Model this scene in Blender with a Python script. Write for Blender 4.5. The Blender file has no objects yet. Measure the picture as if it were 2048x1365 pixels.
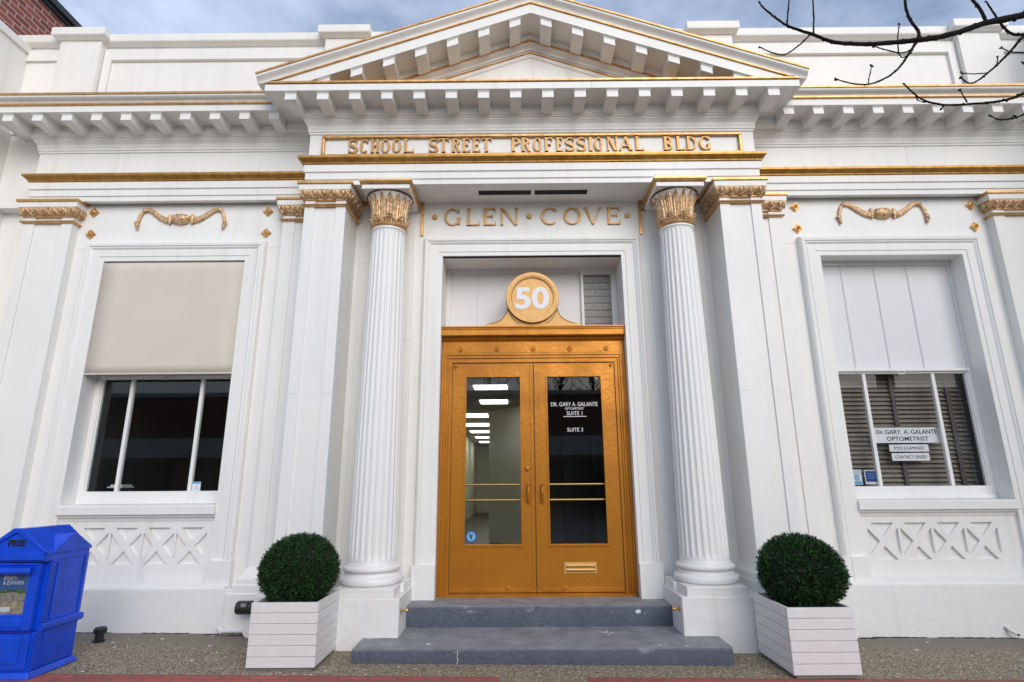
import bpy, bmesh, math, random
from mathutils import Vector, Matrix
random.seed(7)
R = math.radians
scene = bpy.context.scene
COL = scene.collection

# ------------------------------------------------------------------ camera
cam_d = bpy.data.cameras.new('camera'); cam = bpy.data.objects.new('camera', cam_d); COL.objects.link(cam)
cam_d.sensor_width = 36.0; cam_d.lens = 1125.0 / 2048.0 * 36.0
cam_d.clip_start = 0.05; cam_d.clip_end = 2000
_p, _y, _r = R(14.1), R(0.2), R(-0.4)
_f = Vector((-math.sin(_y) * math.cos(_p), math.cos(_y) * math.cos(_p), math.sin(_p)))
_rt = Vector((math.cos(_y), math.sin(_y), 0)); _up = _rt.cross(_f)
_ax = _rt * math.cos(_r) + _up * math.sin(_r); _ay = -_rt * math.sin(_r) + _up * math.cos(_r)
cam.matrix_world = Matrix(((_ax.x, _ay.x, -_f.x, -0.206), (_ax.y, _ay.y, -_f.y, -5.687), (_ax.z, _ay.z, -_f.z, 1.36), (0, 0, 0, 1)))
scene.camera = cam

# ------------------------------------------------------------------ sky, sun, exposure
SUN_EL, SUN_AZ = 28.0, 160.0            # azimuth measured clockwise from +Y (the way we look)
w = bpy.data.worlds.new('World'); scene.world = w; w.use_nodes = True
nt = w.node_tree; nt.nodes.clear()
wo = nt.nodes.new('ShaderNodeOutputWorld'); bg = nt.nodes.new('ShaderNodeBackground')
sky = nt.nodes.new('ShaderNodeTexSky'); sky.sky_type = 'NISHITA'; sky.sun_disc = False
sky.sun_elevation = R(SUN_EL); sky.sun_rotation = R(SUN_AZ); sky.air_density = 1.0; sky.dust_density = 1.5; sky.ozone_density = 1.2
tc = nt.nodes.new('ShaderNodeTexCoord'); mp = nt.nodes.new('ShaderNodeMapping'); mp.inputs['Scale'].default_value = (1.0, 1.0, 2.2)
mp.inputs['Location'].default_value = (0.35, 0.1, 0.0)
ns = nt.nodes.new('ShaderNodeTexNoise'); ns.inputs['Scale'].default_value = 2.3; ns.inputs['Detail'].default_value = 8; ns.inputs['Roughness'].default_value = 0.55
rp = nt.nodes.new('ShaderNodeValToRGB'); rp.color_ramp.elements[0].position = 0.36; rp.color_ramp.elements[1].position = 0.80
mx = nt.nodes.new('ShaderNodeMix'); mx.data_type = 'RGBA'
mx.inputs[7].default_value = (5.4, 6.0, 7.4, 1)
nt.links.new(tc.outputs['Generated'], mp.inputs['Vector']); nt.links.new(mp.outputs[0], ns.inputs['Vector'])
nt.links.new(ns.outputs['Fac'], rp.inputs['Fac']); nt.links.new(rp.outputs['Color'], mx.inputs[0])
nt.links.new(sky.outputs[0], mx.inputs[6]); nt.links.new(mx.outputs[2], bg.inputs['Color'])
bg.inputs['Strength'].default_value = 0.15
nt.links.new(bg.outputs[0], wo.inputs['Surface'])
sun_d = bpy.data.lights.new('sun', 'SUN'); sun_d.energy = 1.05; sun_d.angle = R(42); sun_d.color = (1.0, 0.965, 0.92)
sun = bpy.data.objects.new('sun', sun_d); COL.objects.link(sun)
_az = R(SUN_AZ); _d = Vector((math.sin(_az) * math.cos(R(SUN_EL)), math.cos(_az) * math.cos(R(SUN_EL)), math.sin(R(SUN_EL))))
sun.rotation_euler = (-_d).to_track_quat('-Z', 'Y').to_euler(); sun.location = (0, -8, 12)
scene.view_settings.view_transform = 'Standard'; scene.view_settings.look = 'None'
scene.view_settings.gamma = 1.0; scene.view_settings.exposure = 0.27

# ------------------------------------------------------------------ materials
def nodes_of(name):
    m = bpy.data.materials.new(name); m.use_nodes = True
    return m, m.node_tree, m.node_tree.nodes['Principled BSDF']

def mat(name, col, rough=0.5, metal=0.0, col2=None, nscale=6.0, bump=0.0, bscale=60.0, detail=5, lo=0.35, hi=0.7, spec=0.5, rough2=None, stretch=None):
    m, t, b = nodes_of(name)
    b.inputs['Base Color'].default_value = (*col, 1); b.inputs['Roughness'].default_value = rough; b.inputs['Metallic'].default_value = metal
    b.inputs['Specular IOR Level'].default_value = spec
    c = t.nodes.new('ShaderNodeTexCoord'); vec = c.outputs['Object']
    if stretch:
        mpn = t.nodes.new('ShaderNodeMapping'); mpn.inputs['Scale'].default_value = stretch
        t.links.new(vec, mpn.inputs['Vector']); vec = mpn.outputs[0]
    if col2 is not None:
        n = t.nodes.new('ShaderNodeTexNoise'); n.inputs['Scale'].default_value = nscale; n.inputs['Detail'].default_value = detail
        r = t.nodes.new('ShaderNodeValToRGB'); r.color_ramp.elements[0].position = lo; r.color_ramp.elements[1].position = hi
        r.color_ramp.elements[0].color = (*col, 1); r.color_ramp.elements[1].color = (*col2, 1)
        t.links.new(vec, n.inputs['Vector']); t.links.new(n.outputs['Fac'], r.inputs['Fac']); t.links.new(r.outputs['Color'], b.inputs['Base Color'])
        if rough2 is not None:
            mr = t.nodes.new('ShaderNodeMapRange'); mr.inputs['From Min'].default_value = lo; mr.inputs['From Max'].default_value = hi
            mr.inputs['To Min'].default_value = rough; mr.inputs['To Max'].default_value = rough2
            t.links.new(n.outputs['Fac'], mr.inputs['Value']); t.links.new(mr.outputs[0], b.inputs['Roughness'])
    if bump:
        n2 = t.nodes.new('ShaderNodeTexNoise'); n2.inputs['Scale'].default_value = bscale; n2.inputs['Detail'].default_value = 4
        bp = t.nodes.new('ShaderNodeBump'); bp.inputs['Strength'].default_value = bump; bp.inputs['Distance'].default_value = 0.01
        t.links.new(vec, n2.inputs['Vector']); t.links.new(n2.outputs['Fac'], bp.inputs['Height']); t.links.new(bp.outputs[0], b.inputs['Normal'])
    return m

M = {}
def paint_mat(name, base, streak, patch, rough, bump, vs=.5):
    m, t, b = nodes_of(name); b.inputs['Roughness'].default_value = rough
    c = t.nodes.new('ShaderNodeTexCoord'); ob = c.outputs['Object']
    def noise(sc, det, st, rg=.5):
        q = t.nodes.new('ShaderNodeMapping'); q.inputs['Scale'].default_value = st; t.links.new(ob, q.inputs[0])
        n = t.nodes.new('ShaderNodeTexNoise'); n.inputs['Scale'].default_value = sc; n.inputs['Detail'].default_value = det; n.inputs['Roughness'].default_value = rg
        t.links.new(q.outputs[0], n.inputs['Vector']); return n.outputs['Fac']
    def mask(f, a, b_, k):
        r = t.nodes.new('ShaderNodeMapRange'); r.inputs['From Min'].default_value = a; r.inputs['From Max'].default_value = b_; r.inputs['To Max'].default_value = k; t.links.new(f, r.inputs['Value']); return r.outputs[0]
    def mix(f, a, col):
        x = t.nodes.new('ShaderNodeMix'); x.data_type = 'RGBA'; t.links.new(f, x.inputs[0])
        if isinstance(a, tuple): x.inputs[6].default_value = (*a, 1)
        else: t.links.new(a, x.inputs[6])
        x.inputs[7].default_value = (*col, 1); return x.outputs[2]
    k = mix(mask(noise(1.3, 5, (1, 1, .6)), .42, .75, .8), base, patch)
    k = mix(mask(noise(5, 8, (1.6, 1.6, .10), .6), .56, .80, .75), k, streak)
    k = mix(mask(noise(26, 6, (1, 1, 1), .6), .66, .78, .55), k, (.55, .53, .46))
    t.links.new(k, b.inputs['Base Color'])
    h1 = noise(14, 5, (1, 1, vs)); h2 = noise(70, 3, (1, 1, vs))
    ad = t.nodes.new('ShaderNodeMath'); ad.operation = 'MULTIPLY_ADD'; ad.inputs[1].default_value = .25; t.links.new(h2, ad.inputs[0]); t.links.new(h1, ad.inputs[2])
    bp = t.nodes.new('ShaderNodeBump'); bp.inputs['Strength'].default_value = bump; bp.inputs['Distance'].default_value = .01
    t.links.new(ad.outputs[0], bp.inputs['Height']); t.links.new(bp.outputs[0], b.inputs['Normal']); return m
M['white'] = paint_mat('white_paint', (.84, .84, .815), (.69, .685, .645), (.775, .775, .76), .42, .32)
M['stucco'] = paint_mat('white_stucco', (.83, .83, .81), (.68, .68, .65), (.76, .765, .76), .6, .6, 1.0)
M['column'] = paint_mat('white_column_paint', (.84, .84, .82), (.75, .75, .73), (.80, .80, .79), .38, .12)
M['gold'] = mat('gold_paint', (0.66, 0.41, 0.18), 0.36, 0.78, col2=(0.50, 0.26, 0.085), nscale=14, bump=0.35, bscale=55)
M['goldshaded'] = mat('shaded_gold_paint', (0.50, 0.27, 0.07), 0.36, 0.65, col2=(0.34, 0.165, 0.03), nscale=14, bump=0.4, bscale=55)  # same gold, darkened: shade of the down-facing band put into the colour
M['goldrelief'] = mat('gilded_relief', (0.80, 0.58, 0.36), 0.36, 0.42, col2=(0.45, 0.24, 0.09), nscale=30, bump=0.5, bscale=90)
M['goldletter'] = mat('gold_letter', (0.58, 0.35, 0.14), 0.42, 0.4, col2=(0.46, 0.25, 0.085), nscale=12, bump=0.2, bscale=50)
M['doorgold'] = mat('door_gold_paint', (0.56, 0.222, 0.018), 0.27, 0.42, col2=(0.38, 0.138, 0.006), nscale=2.6, bump=0.22, bscale=26, rough2=0.48, detail=8, lo=.3, hi=.72)
M['signgold'] = mat('sign_gold_paint', (0.72, 0.43, 0.155), 0.45, 0.2, col2=(0.64, 0.36, 0.115), nscale=14, bump=0.1, bscale=60)
M['brass'] = mat('brass', (0.62, 0.40, 0.14), 0.28, 0.85)
M['black'] = mat('black_paint', (0.012, 0.012, 0.013), 0.5)
M['seam'] = mat('dark_seam', (0.10, 0.05, 0.008), 0.6)
M['step'] = mat('grey_step_paint', (0.095, 0.115, 0.15), 0.55, col2=(0.16, 0.175, 0.205), nscale=3.5, bump=0.7, bscale=45, lo=0.45, hi=0.75)
M['shade'] = mat('cream_shade_fabric', (0.66, 0.615, 0.53), 0.7, col2=(0.63, 0.585, 0.50), nscale=2, bump=0.05, bscale=300)
M['panelwhite'] = mat('white_panel', (0.76, 0.77, 0.78), 0.45, bump=0.03, bscale=30)
M['planter'] = mat('white_planter_board', (0.80, 0.795, 0.785), 0.5, bump=0.25, bscale=30, col2=(0.75, 0.745, 0.74), nscale=7, stretch=(1, 1, 10))
M['planterbase'] = mat('grey_planter_foot', (0.22, 0.22, 0.22), 0.7)
def step_mat():
    m, t, b = nodes_of('grey_step_paint'); b.inputs['Roughness'].default_value = 0.6
    c = t.nodes.new('ShaderNodeTexCoord'); ob = c.outputs['Object']
    def noise(sc, det, st=None):
        n = t.nodes.new('ShaderNodeTexNoise'); n.inputs['Scale'].default_value = sc; n.inputs['Detail'].default_value = det; v = ob
        if st: q = t.nodes.new('ShaderNodeMapping'); q.inputs['Scale'].default_value = st; t.links.new(ob, q.inputs[0]); v = q.outputs[0]
        t.links.new(v, n.inputs['Vector']); return n.outputs['Fac']
    def ramp(f, a, ca, b_, cb):
        r = t.nodes.new('ShaderNodeValToRGB'); r.color_ramp.elements[0].position = a; r.color_ramp.elements[1].position = b_
        r.color_ramp.elements[0].color = (*ca, 1); r.color_ramp.elements[1].color = (*cb, 1); t.links.new(f, r.inputs['Fac']); return r.outputs['Color']
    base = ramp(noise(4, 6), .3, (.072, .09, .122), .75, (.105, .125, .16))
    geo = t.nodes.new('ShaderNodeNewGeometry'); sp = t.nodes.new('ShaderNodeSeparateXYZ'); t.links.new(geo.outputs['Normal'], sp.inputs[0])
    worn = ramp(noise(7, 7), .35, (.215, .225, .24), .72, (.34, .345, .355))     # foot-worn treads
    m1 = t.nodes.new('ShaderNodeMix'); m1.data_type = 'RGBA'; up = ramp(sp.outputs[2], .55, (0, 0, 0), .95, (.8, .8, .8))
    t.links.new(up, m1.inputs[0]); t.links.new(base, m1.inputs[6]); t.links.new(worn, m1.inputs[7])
    m2 = t.nodes.new('ShaderNodeMix'); m2.data_type = 'RGBA'; m2.inputs[7].default_value = (.42, .43, .46, 1)
    t.links.new(ramp(noise(5.5, 9, (1, 2, 2)), .62, (0, 0, 0), .78, (.75, .75, .75)), m2.inputs[0]); t.links.new(m1.outputs[2], m2.inputs[6])
    m3 = t.nodes.new('ShaderNodeMix'); m3.data_type = 'RGBA'; m3.inputs[7].default_value = (.03, .03, .032, 1)
    t.links.new(ramp(noise(16, 8), .66, (0, 0, 0), .74, (.7, .7, .7)), m3.inputs[0]); t.links.new(m2.outputs[2], m3.inputs[6]); t.links.new(m3.outputs[2], b.inputs['Base Color'])
    bp = t.nodes.new('ShaderNodeBump'); bp.inputs['Strength'].default_value = .7; bp.inputs['Distance'].default_value = .012
    t.links.new(noise(32, 6), bp.inputs['Height']); t.links.new(bp.outputs[0], b.inputs['Normal']); return m
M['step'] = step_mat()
M['soil'] = mat('dark_soil', (0.02, 0.016, 0.012), 0.9, bump=1, bscale=60)
M['leaf'] = mat('clipped_leaf', (0.010, 0.040, 0.010), 0.5, col2=(0.030, 0.095, 0.028), nscale=14, spec=0.3)
M['leafnew'] = mat('fresh_leaf', (0.035, 0.11, 0.022), 0.5, spec=0.3)
M['leafold'] = mat('dull_leaf', (0.008, 0.026, 0.010), 0.6, col2=(0.03, 0.028, 0.012), nscale=30, spec=0.2)
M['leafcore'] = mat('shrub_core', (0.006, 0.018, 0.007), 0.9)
M['blue'] = mat('blue_plastic', (0.002, 0.075, 0.74), 0.34, col2=(0.003, 0.06, 0.56), nscale=9, bump=0.12, bscale=120)
M['bluedark'] = mat('blue_plastic_recess', (0.002, 0.018, 0.30), 0.5)
M['blacktxt'] = mat('black_lettering', (0.01, 0.01, 0.012), 0.5)
M['whitetxt'] = mat('white_lettering', (0.82, 0.82, 0.84), 0.5)
M['signwhite'] = mat('white_sign_board', (0.93, 0.94, 0.96), 0.5)
M['slat'] = mat('taupe_blind_slat', (0.33, 0.29, 0.24), 0.5, col2=(0.27, 0.235, 0.195), nscale=3)
M['tape'] = mat('blind_tape', (0.13, 0.11, 0.11), 0.8)
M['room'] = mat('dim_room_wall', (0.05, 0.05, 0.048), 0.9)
M['corridor'] = mat('corridor_wall', (0.72, 0.72, 0.60), 0.7)
M['ceilingtile'] = mat('corridor_ceiling', (0.35, 0.34, 0.31), 0.8)
M['floor'] = mat('corridor_floor', (0.06, 0.055, 0.03), 0.4)
M['bark'] = mat('dark_bark', (0.009, 0.008, 0.0075), 0.9, col2=(0.02, 0.017, 0.015), nscale=40, bump=0.8, bscale=120, spec=0.15)
M['pipewhite'] = mat('white_pipe', (0.74, 0.74, 0.74), 0.5, bump=0.3, bscale=40)
M['blackplastic'] = mat('black_plastic', (0.015, 0.018, 0.018), 0.5, bump=0.3, bscale=90)
M['greycard'] = mat('grey_plate', (0.25, 0.25, 0.26), 0.6)
M['stickerblue'] = mat('pale_blue_sticker', (0.16, 0.42, 0.70), 0.4)
M['stickerwhite'] = mat('white_sticker', (0.72, 0.78, 0.82), 0.4)
M['stickernavy'] = mat('navy_sticker', (0.02, 0.05, 0.28), 0.4)
M['stickerpale'] = mat('pale_sticker_band', (0.35, 0.62, 0.78), 0.4)
M['metal'] = mat('dark_metal_flashing', (0.06, 0.065, 0.07), 0.4, 0.6)
M['asphalt'] = mat('asphalt', (0.09, 0.088, 0.085), 0.85, col2=(0.115, 0.11, 0.10), nscale=30, bump=0.6, bscale=200)
M['concrete'] = mat('pale_bounce_road', (0.30, 0.285, 0.255), 0.85, col2=(0.36, 0.345, 0.31), nscale=3, bump=0.4, bscale=90)  # road out of view, made pale to bounce light up onto the soffits
M['farbrick'] = mat('dull_brick', (0.26, 0.15, 0.11), 0.85)
M['farband'] = mat('grey_fascia', (0.60, 0.64, 0.64), 0.7)
M['farglass'] = mat('dark_shop_glass', (0.01, 0.012, 0.012), 0.25)
M['printsky'] = mat('printed_sky', (0.03, 0.11, 0.33), 0.35, col2=(0.25, 0.45, 0.7), nscale=4, lo=0.45, hi=0.8)
M['printtree'] = mat('printed_trees', (0.03, 0.09, 0.02), 0.35, col2=(0.12, 0.24, 0.04), nscale=60)
M['printroof'] = mat('printed_roofs', (0.22, 0.17, 0.13), 0.35, col2=(0.45, 0.40, 0.34), nscale=45)
M['printground'] = mat('printed_ground', (0.32, 0.24, 0.15), 0.35, col2=(0.52, 0.46, 0.33), nscale=30)

# glass: clear pane with a fresnel reflection
def glass(name, tint):
    m = bpy.data.materials.new(name); m.use_nodes = True; t = m.node_tree; t.nodes.clear()
    o = t.nodes.new('ShaderNodeOutputMaterial'); mixn = t.nodes.new('ShaderNodeMixShader')
    tr = t.nodes.new('ShaderNodeBsdfTransparent'); tr.inputs[0].default_value = (*tint, 1)
    gl = t.nodes.new('ShaderNodeBsdfGlossy'); gl.inputs['Roughness'].default_value = 0.015; gl.inputs[0].default_value = (0.9, 0.9, 0.9, 1)
    fr = t.nodes.new('ShaderNodeFresnel'); fr.inputs[0].default_value = 1.6
    ge = t.nodes.new('ShaderNodeNewGeometry'); om = t.nodes.new('ShaderNodeMath'); om.operation = 'SUBTRACT'; om.inputs[0].default_value = 1.0
    mu = t.nodes.new('ShaderNodeMath'); mu.operation = 'MULTIPLY'
    t.links.new(ge.outputs['Backfacing'], om.inputs[1]); t.links.new(fr.outputs[0], mu.inputs[0]); t.links.new(om.outputs[0], mu.inputs[1])
    t.links.new(mu.outputs[0], mixn.inputs[0]); t.links.new(tr.outputs[0], mixn.inputs[1]); t.links.new(gl.outputs[0], mixn.inputs[2]); t.links.new(mixn.outputs[0], o.inputs[0])
    return m
M['glass'] = glass('window_glass', (0.94, 0.95, 0.95))

def emitter(name, col, s):
    m, t, b = nodes_of(name); b.inputs['Base Color'].default_value = (0.8, 0.8, 0.8, 1)
    b.inputs['Emission Color'].default_value = (*col, 1); b.inputs['Emission Strength'].default_value = s
    return m
M['lamp'] = emitter('ceiling_lamp', (1.0, 0.98, 0.90), 4.0)

# red brick wall of the neighbour
def brick_mat(name, c1, c2, mortar, scale, swap):
    m, t, b = nodes_of(name); b.inputs['Roughness'].default_value = 0.85
    c = t.nodes.new('ShaderNodeTexCoord'); sx = t.nodes.new('ShaderNodeSeparateXYZ'); cx = t.nodes.new('ShaderNodeCombineXYZ')
    t.links.new(c.outputs['Object'], sx.inputs[0])
    t.links.new(sx.outputs[swap[0]], cx.inputs[0]); t.links.new(sx.outputs[swap[1]], cx.inputs[1])
    br = t.nodes.new('ShaderNodeTexBrick'); br.inputs['Scale'].default_value = scale
    br.inputs['Color1'].default_value = (*c1, 1); br.inputs['Color2'].default_value = (*c2, 1); br.inputs['Mortar'].default_value = (*mortar, 1)
    br.inputs['Brick Width'].default_value = 0.21; br.inputs['Row Height'].default_value = 0.075; br.inputs['Mortar Size'].default_value = 0.008; br.inputs['Bias'].default_value = -0.1
    n = t.nodes.new('ShaderNodeTexNoise'); n.inputs['Scale'].default_value = 14; n.inputs['Detail'].default_value = 6
    mm = t.nodes.new('ShaderNodeMix'); mm.data_type = 'RGBA'; mm.blend_type = 'MULTIPLY'; mm.inputs[0].default_value = 0.5
    rr = t.nodes.new('ShaderNodeValToRGB'); rr.color_ramp.elements[0].color = (0.5, 0.5, 0.5, 1); rr.color_ramp.elements[1].color = (1.2, 1.1, 1.1, 1)
    t.links.new(cx.outputs[0], br.inputs['Vector']); t.links.new(c.outputs['Object'], n.inputs['Vector']); t.links.new(n.outputs['Fac'], rr.inputs['Fac'])
    t.links.new(br.outputs['Color'], mm.inputs[6]); t.links.new(rr.outputs['Color'], mm.inputs[7]); t.links.new(mm.outputs[2], b.inputs['Base Color'])
    bp = t.nodes.new('ShaderNodeBump'); bp.inputs['Strength'].default_value = 0.6; bp.inputs['Distance'].default_value = 0.01; bp.invert = True
    t.links.new(br.outputs['Fac'], bp.inputs['Height']); t.links.new(bp.outputs[0], b.inputs['Normal'])
    return m
M['redbrick'] = brick_mat('red_brick', (0.36, 0.095, 0.06), (0.20, 0.05, 0.038), (0.45, 0.39, 0.34), 1.0, (1, 2))
M['paver'] = brick_mat('red_brick_paving', (0.50, 0.115, 0.085), (0.38, 0.085, 0.065), (0.16, 0.12, 0.10), 1.0, (0, 1))

# exposed-aggregate pavement
def pavement_mat():
    m, t, b = nodes_of('aggregate_pavement'); b.inputs['Roughness'].default_value = 0.85
    c = t.nodes.new('ShaderNodeTexCoord'); ob = c.outputs['Object']
    v = t.nodes.new('ShaderNodeTexVoronoi'); v.inputs['Scale'].default_value = 115
    r = t.nodes.new('ShaderNodeValToRGB'); r.color_ramp.interpolation = 'LINEAR'
    e = r.color_ramp.elements; e[0].position = 0.0; e[0].color = (0.06, 0.043, 0.027, 1); e[1].position = 1.0; e[1].color = (0.56, 0.49, 0.37, 1)
    q = e.new(0.35); q.color = (0.215, 0.165, 0.105, 1); q = e.new(0.7); q.color = (0.31, 0.25, 0.17, 1)
    sp = t.nodes.new('ShaderNodeSeparateColor'); t.links.new(ob, v.inputs['Vector']); t.links.new(v.outputs['Color'], sp.inputs[0]); t.links.new(sp.outputs[0], r.inputs['Fac'])
    n = t.nodes.new('ShaderNodeTexNoise'); n.inputs['Scale'].default_value = 2.6; n.inputs['Detail'].default_value = 9; n.inputs['Roughness'].default_value = .62
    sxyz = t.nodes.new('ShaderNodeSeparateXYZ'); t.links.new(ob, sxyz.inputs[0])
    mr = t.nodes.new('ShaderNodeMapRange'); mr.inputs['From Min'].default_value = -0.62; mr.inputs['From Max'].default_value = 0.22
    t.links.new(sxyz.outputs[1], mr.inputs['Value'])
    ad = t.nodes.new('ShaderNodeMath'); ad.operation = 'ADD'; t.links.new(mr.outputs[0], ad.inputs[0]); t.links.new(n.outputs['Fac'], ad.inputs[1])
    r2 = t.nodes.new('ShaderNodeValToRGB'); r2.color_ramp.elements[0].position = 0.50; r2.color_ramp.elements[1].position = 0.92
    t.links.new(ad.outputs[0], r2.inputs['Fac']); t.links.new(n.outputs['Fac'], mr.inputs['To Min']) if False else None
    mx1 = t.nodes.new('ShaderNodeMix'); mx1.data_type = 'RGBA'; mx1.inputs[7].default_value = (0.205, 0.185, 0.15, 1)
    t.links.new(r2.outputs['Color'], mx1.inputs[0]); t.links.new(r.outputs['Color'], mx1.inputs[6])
    v2 = t.nodes.new('ShaderNodeTexVoronoi'); v2.inputs['Scale'].default_value = 9; v2.inputs['Randomness'].default_value = 1
    r3 = t.nodes.new('ShaderNodeValToRGB'); r3.color_ramp.elements[0].position = 0.055; r3.color_ramp.elements[0].color = (1, 1, 1, 1); r3.color_ramp.elements[1].position = 0.075; r3.color_ramp.elements[1].color = (0, 0, 0, 1)
    t.links.new(ob, v2.inputs['Vector']); t.links.new(v2.outputs['Distance'], r3.inputs['Fac'])
    mx2 = t.nodes.new('ShaderNodeMix'); mx2.data_type = 'RGBA'; mx2.inputs[7].default_value = (0.55, 0.55, 0.53, 1)
    t.links.new(r3.outputs['Color'], mx2.inputs[0]); t.links.new(mx1.outputs[2], mx2.inputs[6]); t.links.new(mx2.outputs[2], b.inputs['Base Color'])
    bp = t.nodes.new('ShaderNodeBump'); bp.inputs['Strength'].default_value = 0.5; bp.inputs['Distance'].default_value = 0.006
    t.links.new(v.outputs['Distance'], bp.inputs['Height']); t.links.new(bp.outputs[0], b.inputs['Normal'])
    return m
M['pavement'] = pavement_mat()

M['dustymesh'] = mat('dusty_louvre', (.72, .72, .71), .6, col2=(.30, .30, .29), nscale=30, detail=8)
M['galv'] = mat('galvanised_wire', (.34, .34, .33), .5, .3)

# ------------------------------------------------------------------ helpers
def world_of(o):
    v = Vector((0, 0, 0))
    while o is not None:
        v += o.location; o = o.parent
    return v

class MB:
    def __init__(s): s.v = []; s.f = []
    def add(s, vs, fs):
        o = len(s.v); s.v += [tuple(p) for p in vs]; s.f += [tuple(i + o for i in f) for f in fs]; return s
    def box(s, x0, x1, y0, y1, z0, z1):
        if x0 > x1: x0, x1 = x1, x0
        if y0 > y1: y0, y1 = y1, y0
        if z0 > z1: z0, z1 = z1, z0
        v = [(x0, y0, z0), (x1, y0, z0), (x1, y1, z0), (x0, y1, z0), (x0, y0, z1), (x1, y0, z1), (x1, y1, z1), (x0, y1, z1)]
        return s.add(v, [(0, 3, 2, 1), (4, 5, 6, 7), (0, 1, 5, 4), (1, 2, 6, 5), (2, 3, 7, 6), (3, 0, 4, 7)])
    def hexa(s, bot, top):          # two quads of 4 points each
        return s.add(list(bot) + list(top), [(0, 3, 2, 1), (4, 5, 6, 7), (0, 1, 5, 4), (1, 2, 6, 5), (2, 3, 7, 6), (3, 0, 4, 7)])
    def prism(s, poly, axis, a, b):  # polygon extruded along an axis; poly given in the two other axes
        def P(p, t):
            return {'x': (t, p[0], p[1]), 'y': (p[0], t, p[1]), 'z': (p[0], p[1], t)}[axis]
        n = len(poly); v = [P(p, a) for p in poly] + [P(p, b) for p in poly]
        return s.add(v, [tuple(range(n))[::-1], tuple(range(n, 2 * n))] + [(i, (i + 1) % n, n + (i + 1) % n, n + i) for i in range(n)])
    def sweep(s, prof, path, closed=False):   # profile (d outward, z) along a plan path; outward = right of travel
        n = len(path); m = len(prof); rows = []
        def nrm(a, b):
            dx, dy = b[0] - a[0], b[1] - a[1]; l = math.hypot(dx, dy); return (dy / l, -dx / l)
        for i, p in enumerate(path):
            if closed: a, b = nrm(path[i - 1], p), nrm(p, path[(i + 1) % n])
            else:
                a = nrm(path[i - 1], p) if i else nrm(p, path[1]); b = nrm(p, path[i + 1]) if i < n - 1 else a
            k = 1 + a[0] * b[0] + a[1] * b[1]
            o = ((a[0] + b[0]) / k, (a[1] + b[1]) / k)
            rows.append([(p[0] + o[0] * d, p[1] + o[1] * d, z) for d, z in prof])
        v = [q for r in rows for q in r]; f = []
        for i in range(n if closed else n - 1):
            j = (i + 1) % n
            for k in range(m):
                l = (k + 1) % m
                f.append((i * m + k, j * m + k, j * m + l, i * m + l))
        if not closed: f += [tuple(range(m)), tuple((n - 1) * m + k for k in range(m))[::-1]]
        return s.add(v, f)
    def lathe(s, prof, cx, cy, n=48, mod=None, cap=True):
        v = []; f = []
        for k, (r, z) in enumerate(prof):
            for i in range(n):
                a = 2 * math.pi * i / n; rr = r * (mod(k, i / n, z) if mod else 1)
                v.append((cx + rr * math.cos(a), cy + rr * math.sin(a), z))
        for k in range(len(prof) - 1):
            for i in range(n):
                j = (i + 1) % n; f.append((k * n + i, k * n + j, (k + 1) * n + j, (k + 1) * n + i))
        if cap: f += [tuple(range(n))[::-1], tuple((len(prof) - 1) * n + i for i in range(n))]
        return s.add(v, f)
    def tube(s, pts, rads, n=8, sx=1.0):
        pts = [Vector(p) for p in pts]; v = []; f = []; N = len(pts)
        if not isinstance(rads, (list, tuple)): rads = [rads] * N
        t0 = (pts[1] - pts[0]).normalized(); up = Vector((0, 0, 1)) if abs(t0.z) < 0.9 else Vector((1, 0, 0))
        u = t0.cross(up).normalized()
        for i, p in enumerate(pts):
            t = (pts[min(i + 1, N - 1)] - pts[max(i - 1, 0)]).normalized()
            u = (u - t * u.dot(t)).normalized(); w2 = t.cross(u)
            for k in range(n):
                a = 2 * math.pi * k / n; v.append(p + (u * math.cos(a) + w2 * math.sin(a)) * rads[i])
        for i in range(N - 1):
            for k in range(n):
                l = (k + 1) % n; f.append((i * n + k, i * n + l, (i + 1) * n + l, (i + 1) * n + k))
        f += [tuple(range(n))[::-1], tuple((N - 1) * n + k for k in range(n))]
        return s.add(v, f)
    def ball(s, c, r, nu=12, nv=8, noise=0.0):
        if not isinstance(r, (list, tuple)): r = (r, r, r)
        v = [(c[0], c[1], c[2] - r[2])]; f = []
        for i in range(1, nv):
            a = math.pi * i / nv
            for k in range(nu):
                b = 2 * math.pi * k / nu; q = 1 + random.uniform(-noise, noise)
                v.append((c[0] + r[0] * q * math.sin(a) * math.cos(b), c[1] + r[1] * q * math.sin(a) * math.sin(b), c[2] - r[2] * q * math.cos(a)))
        v.append((c[0], c[1], c[2] + r[2])); L = len(v) - 1
        for k in range(nu): f.append((0, 1 + (k + 1) % nu, 1 + k)); f.append((L, 1 + (nv - 2) * nu + k, 1 + (nv - 2) * nu + (k + 1) % nu))
        for i in range(nv - 2):
            for k in range(nu):
                l = (k + 1) % nu; f.append((1 + i * nu + k, 1 + i * nu + l, 1 + (i + 1) * nu + l, 1 + (i + 1) * nu + k))
        return s.add(v, f)
    def cyl(s, p0, p1, r, n=20): return s.tube([p0, p1], r, n)
    def mirror(s):                   # copy of itself across x=0
        o = MB(); o.v = [(-x, y, z) for x, y, z in s.v]; o.f = [f[::-1] for f in s.f]; return o
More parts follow.
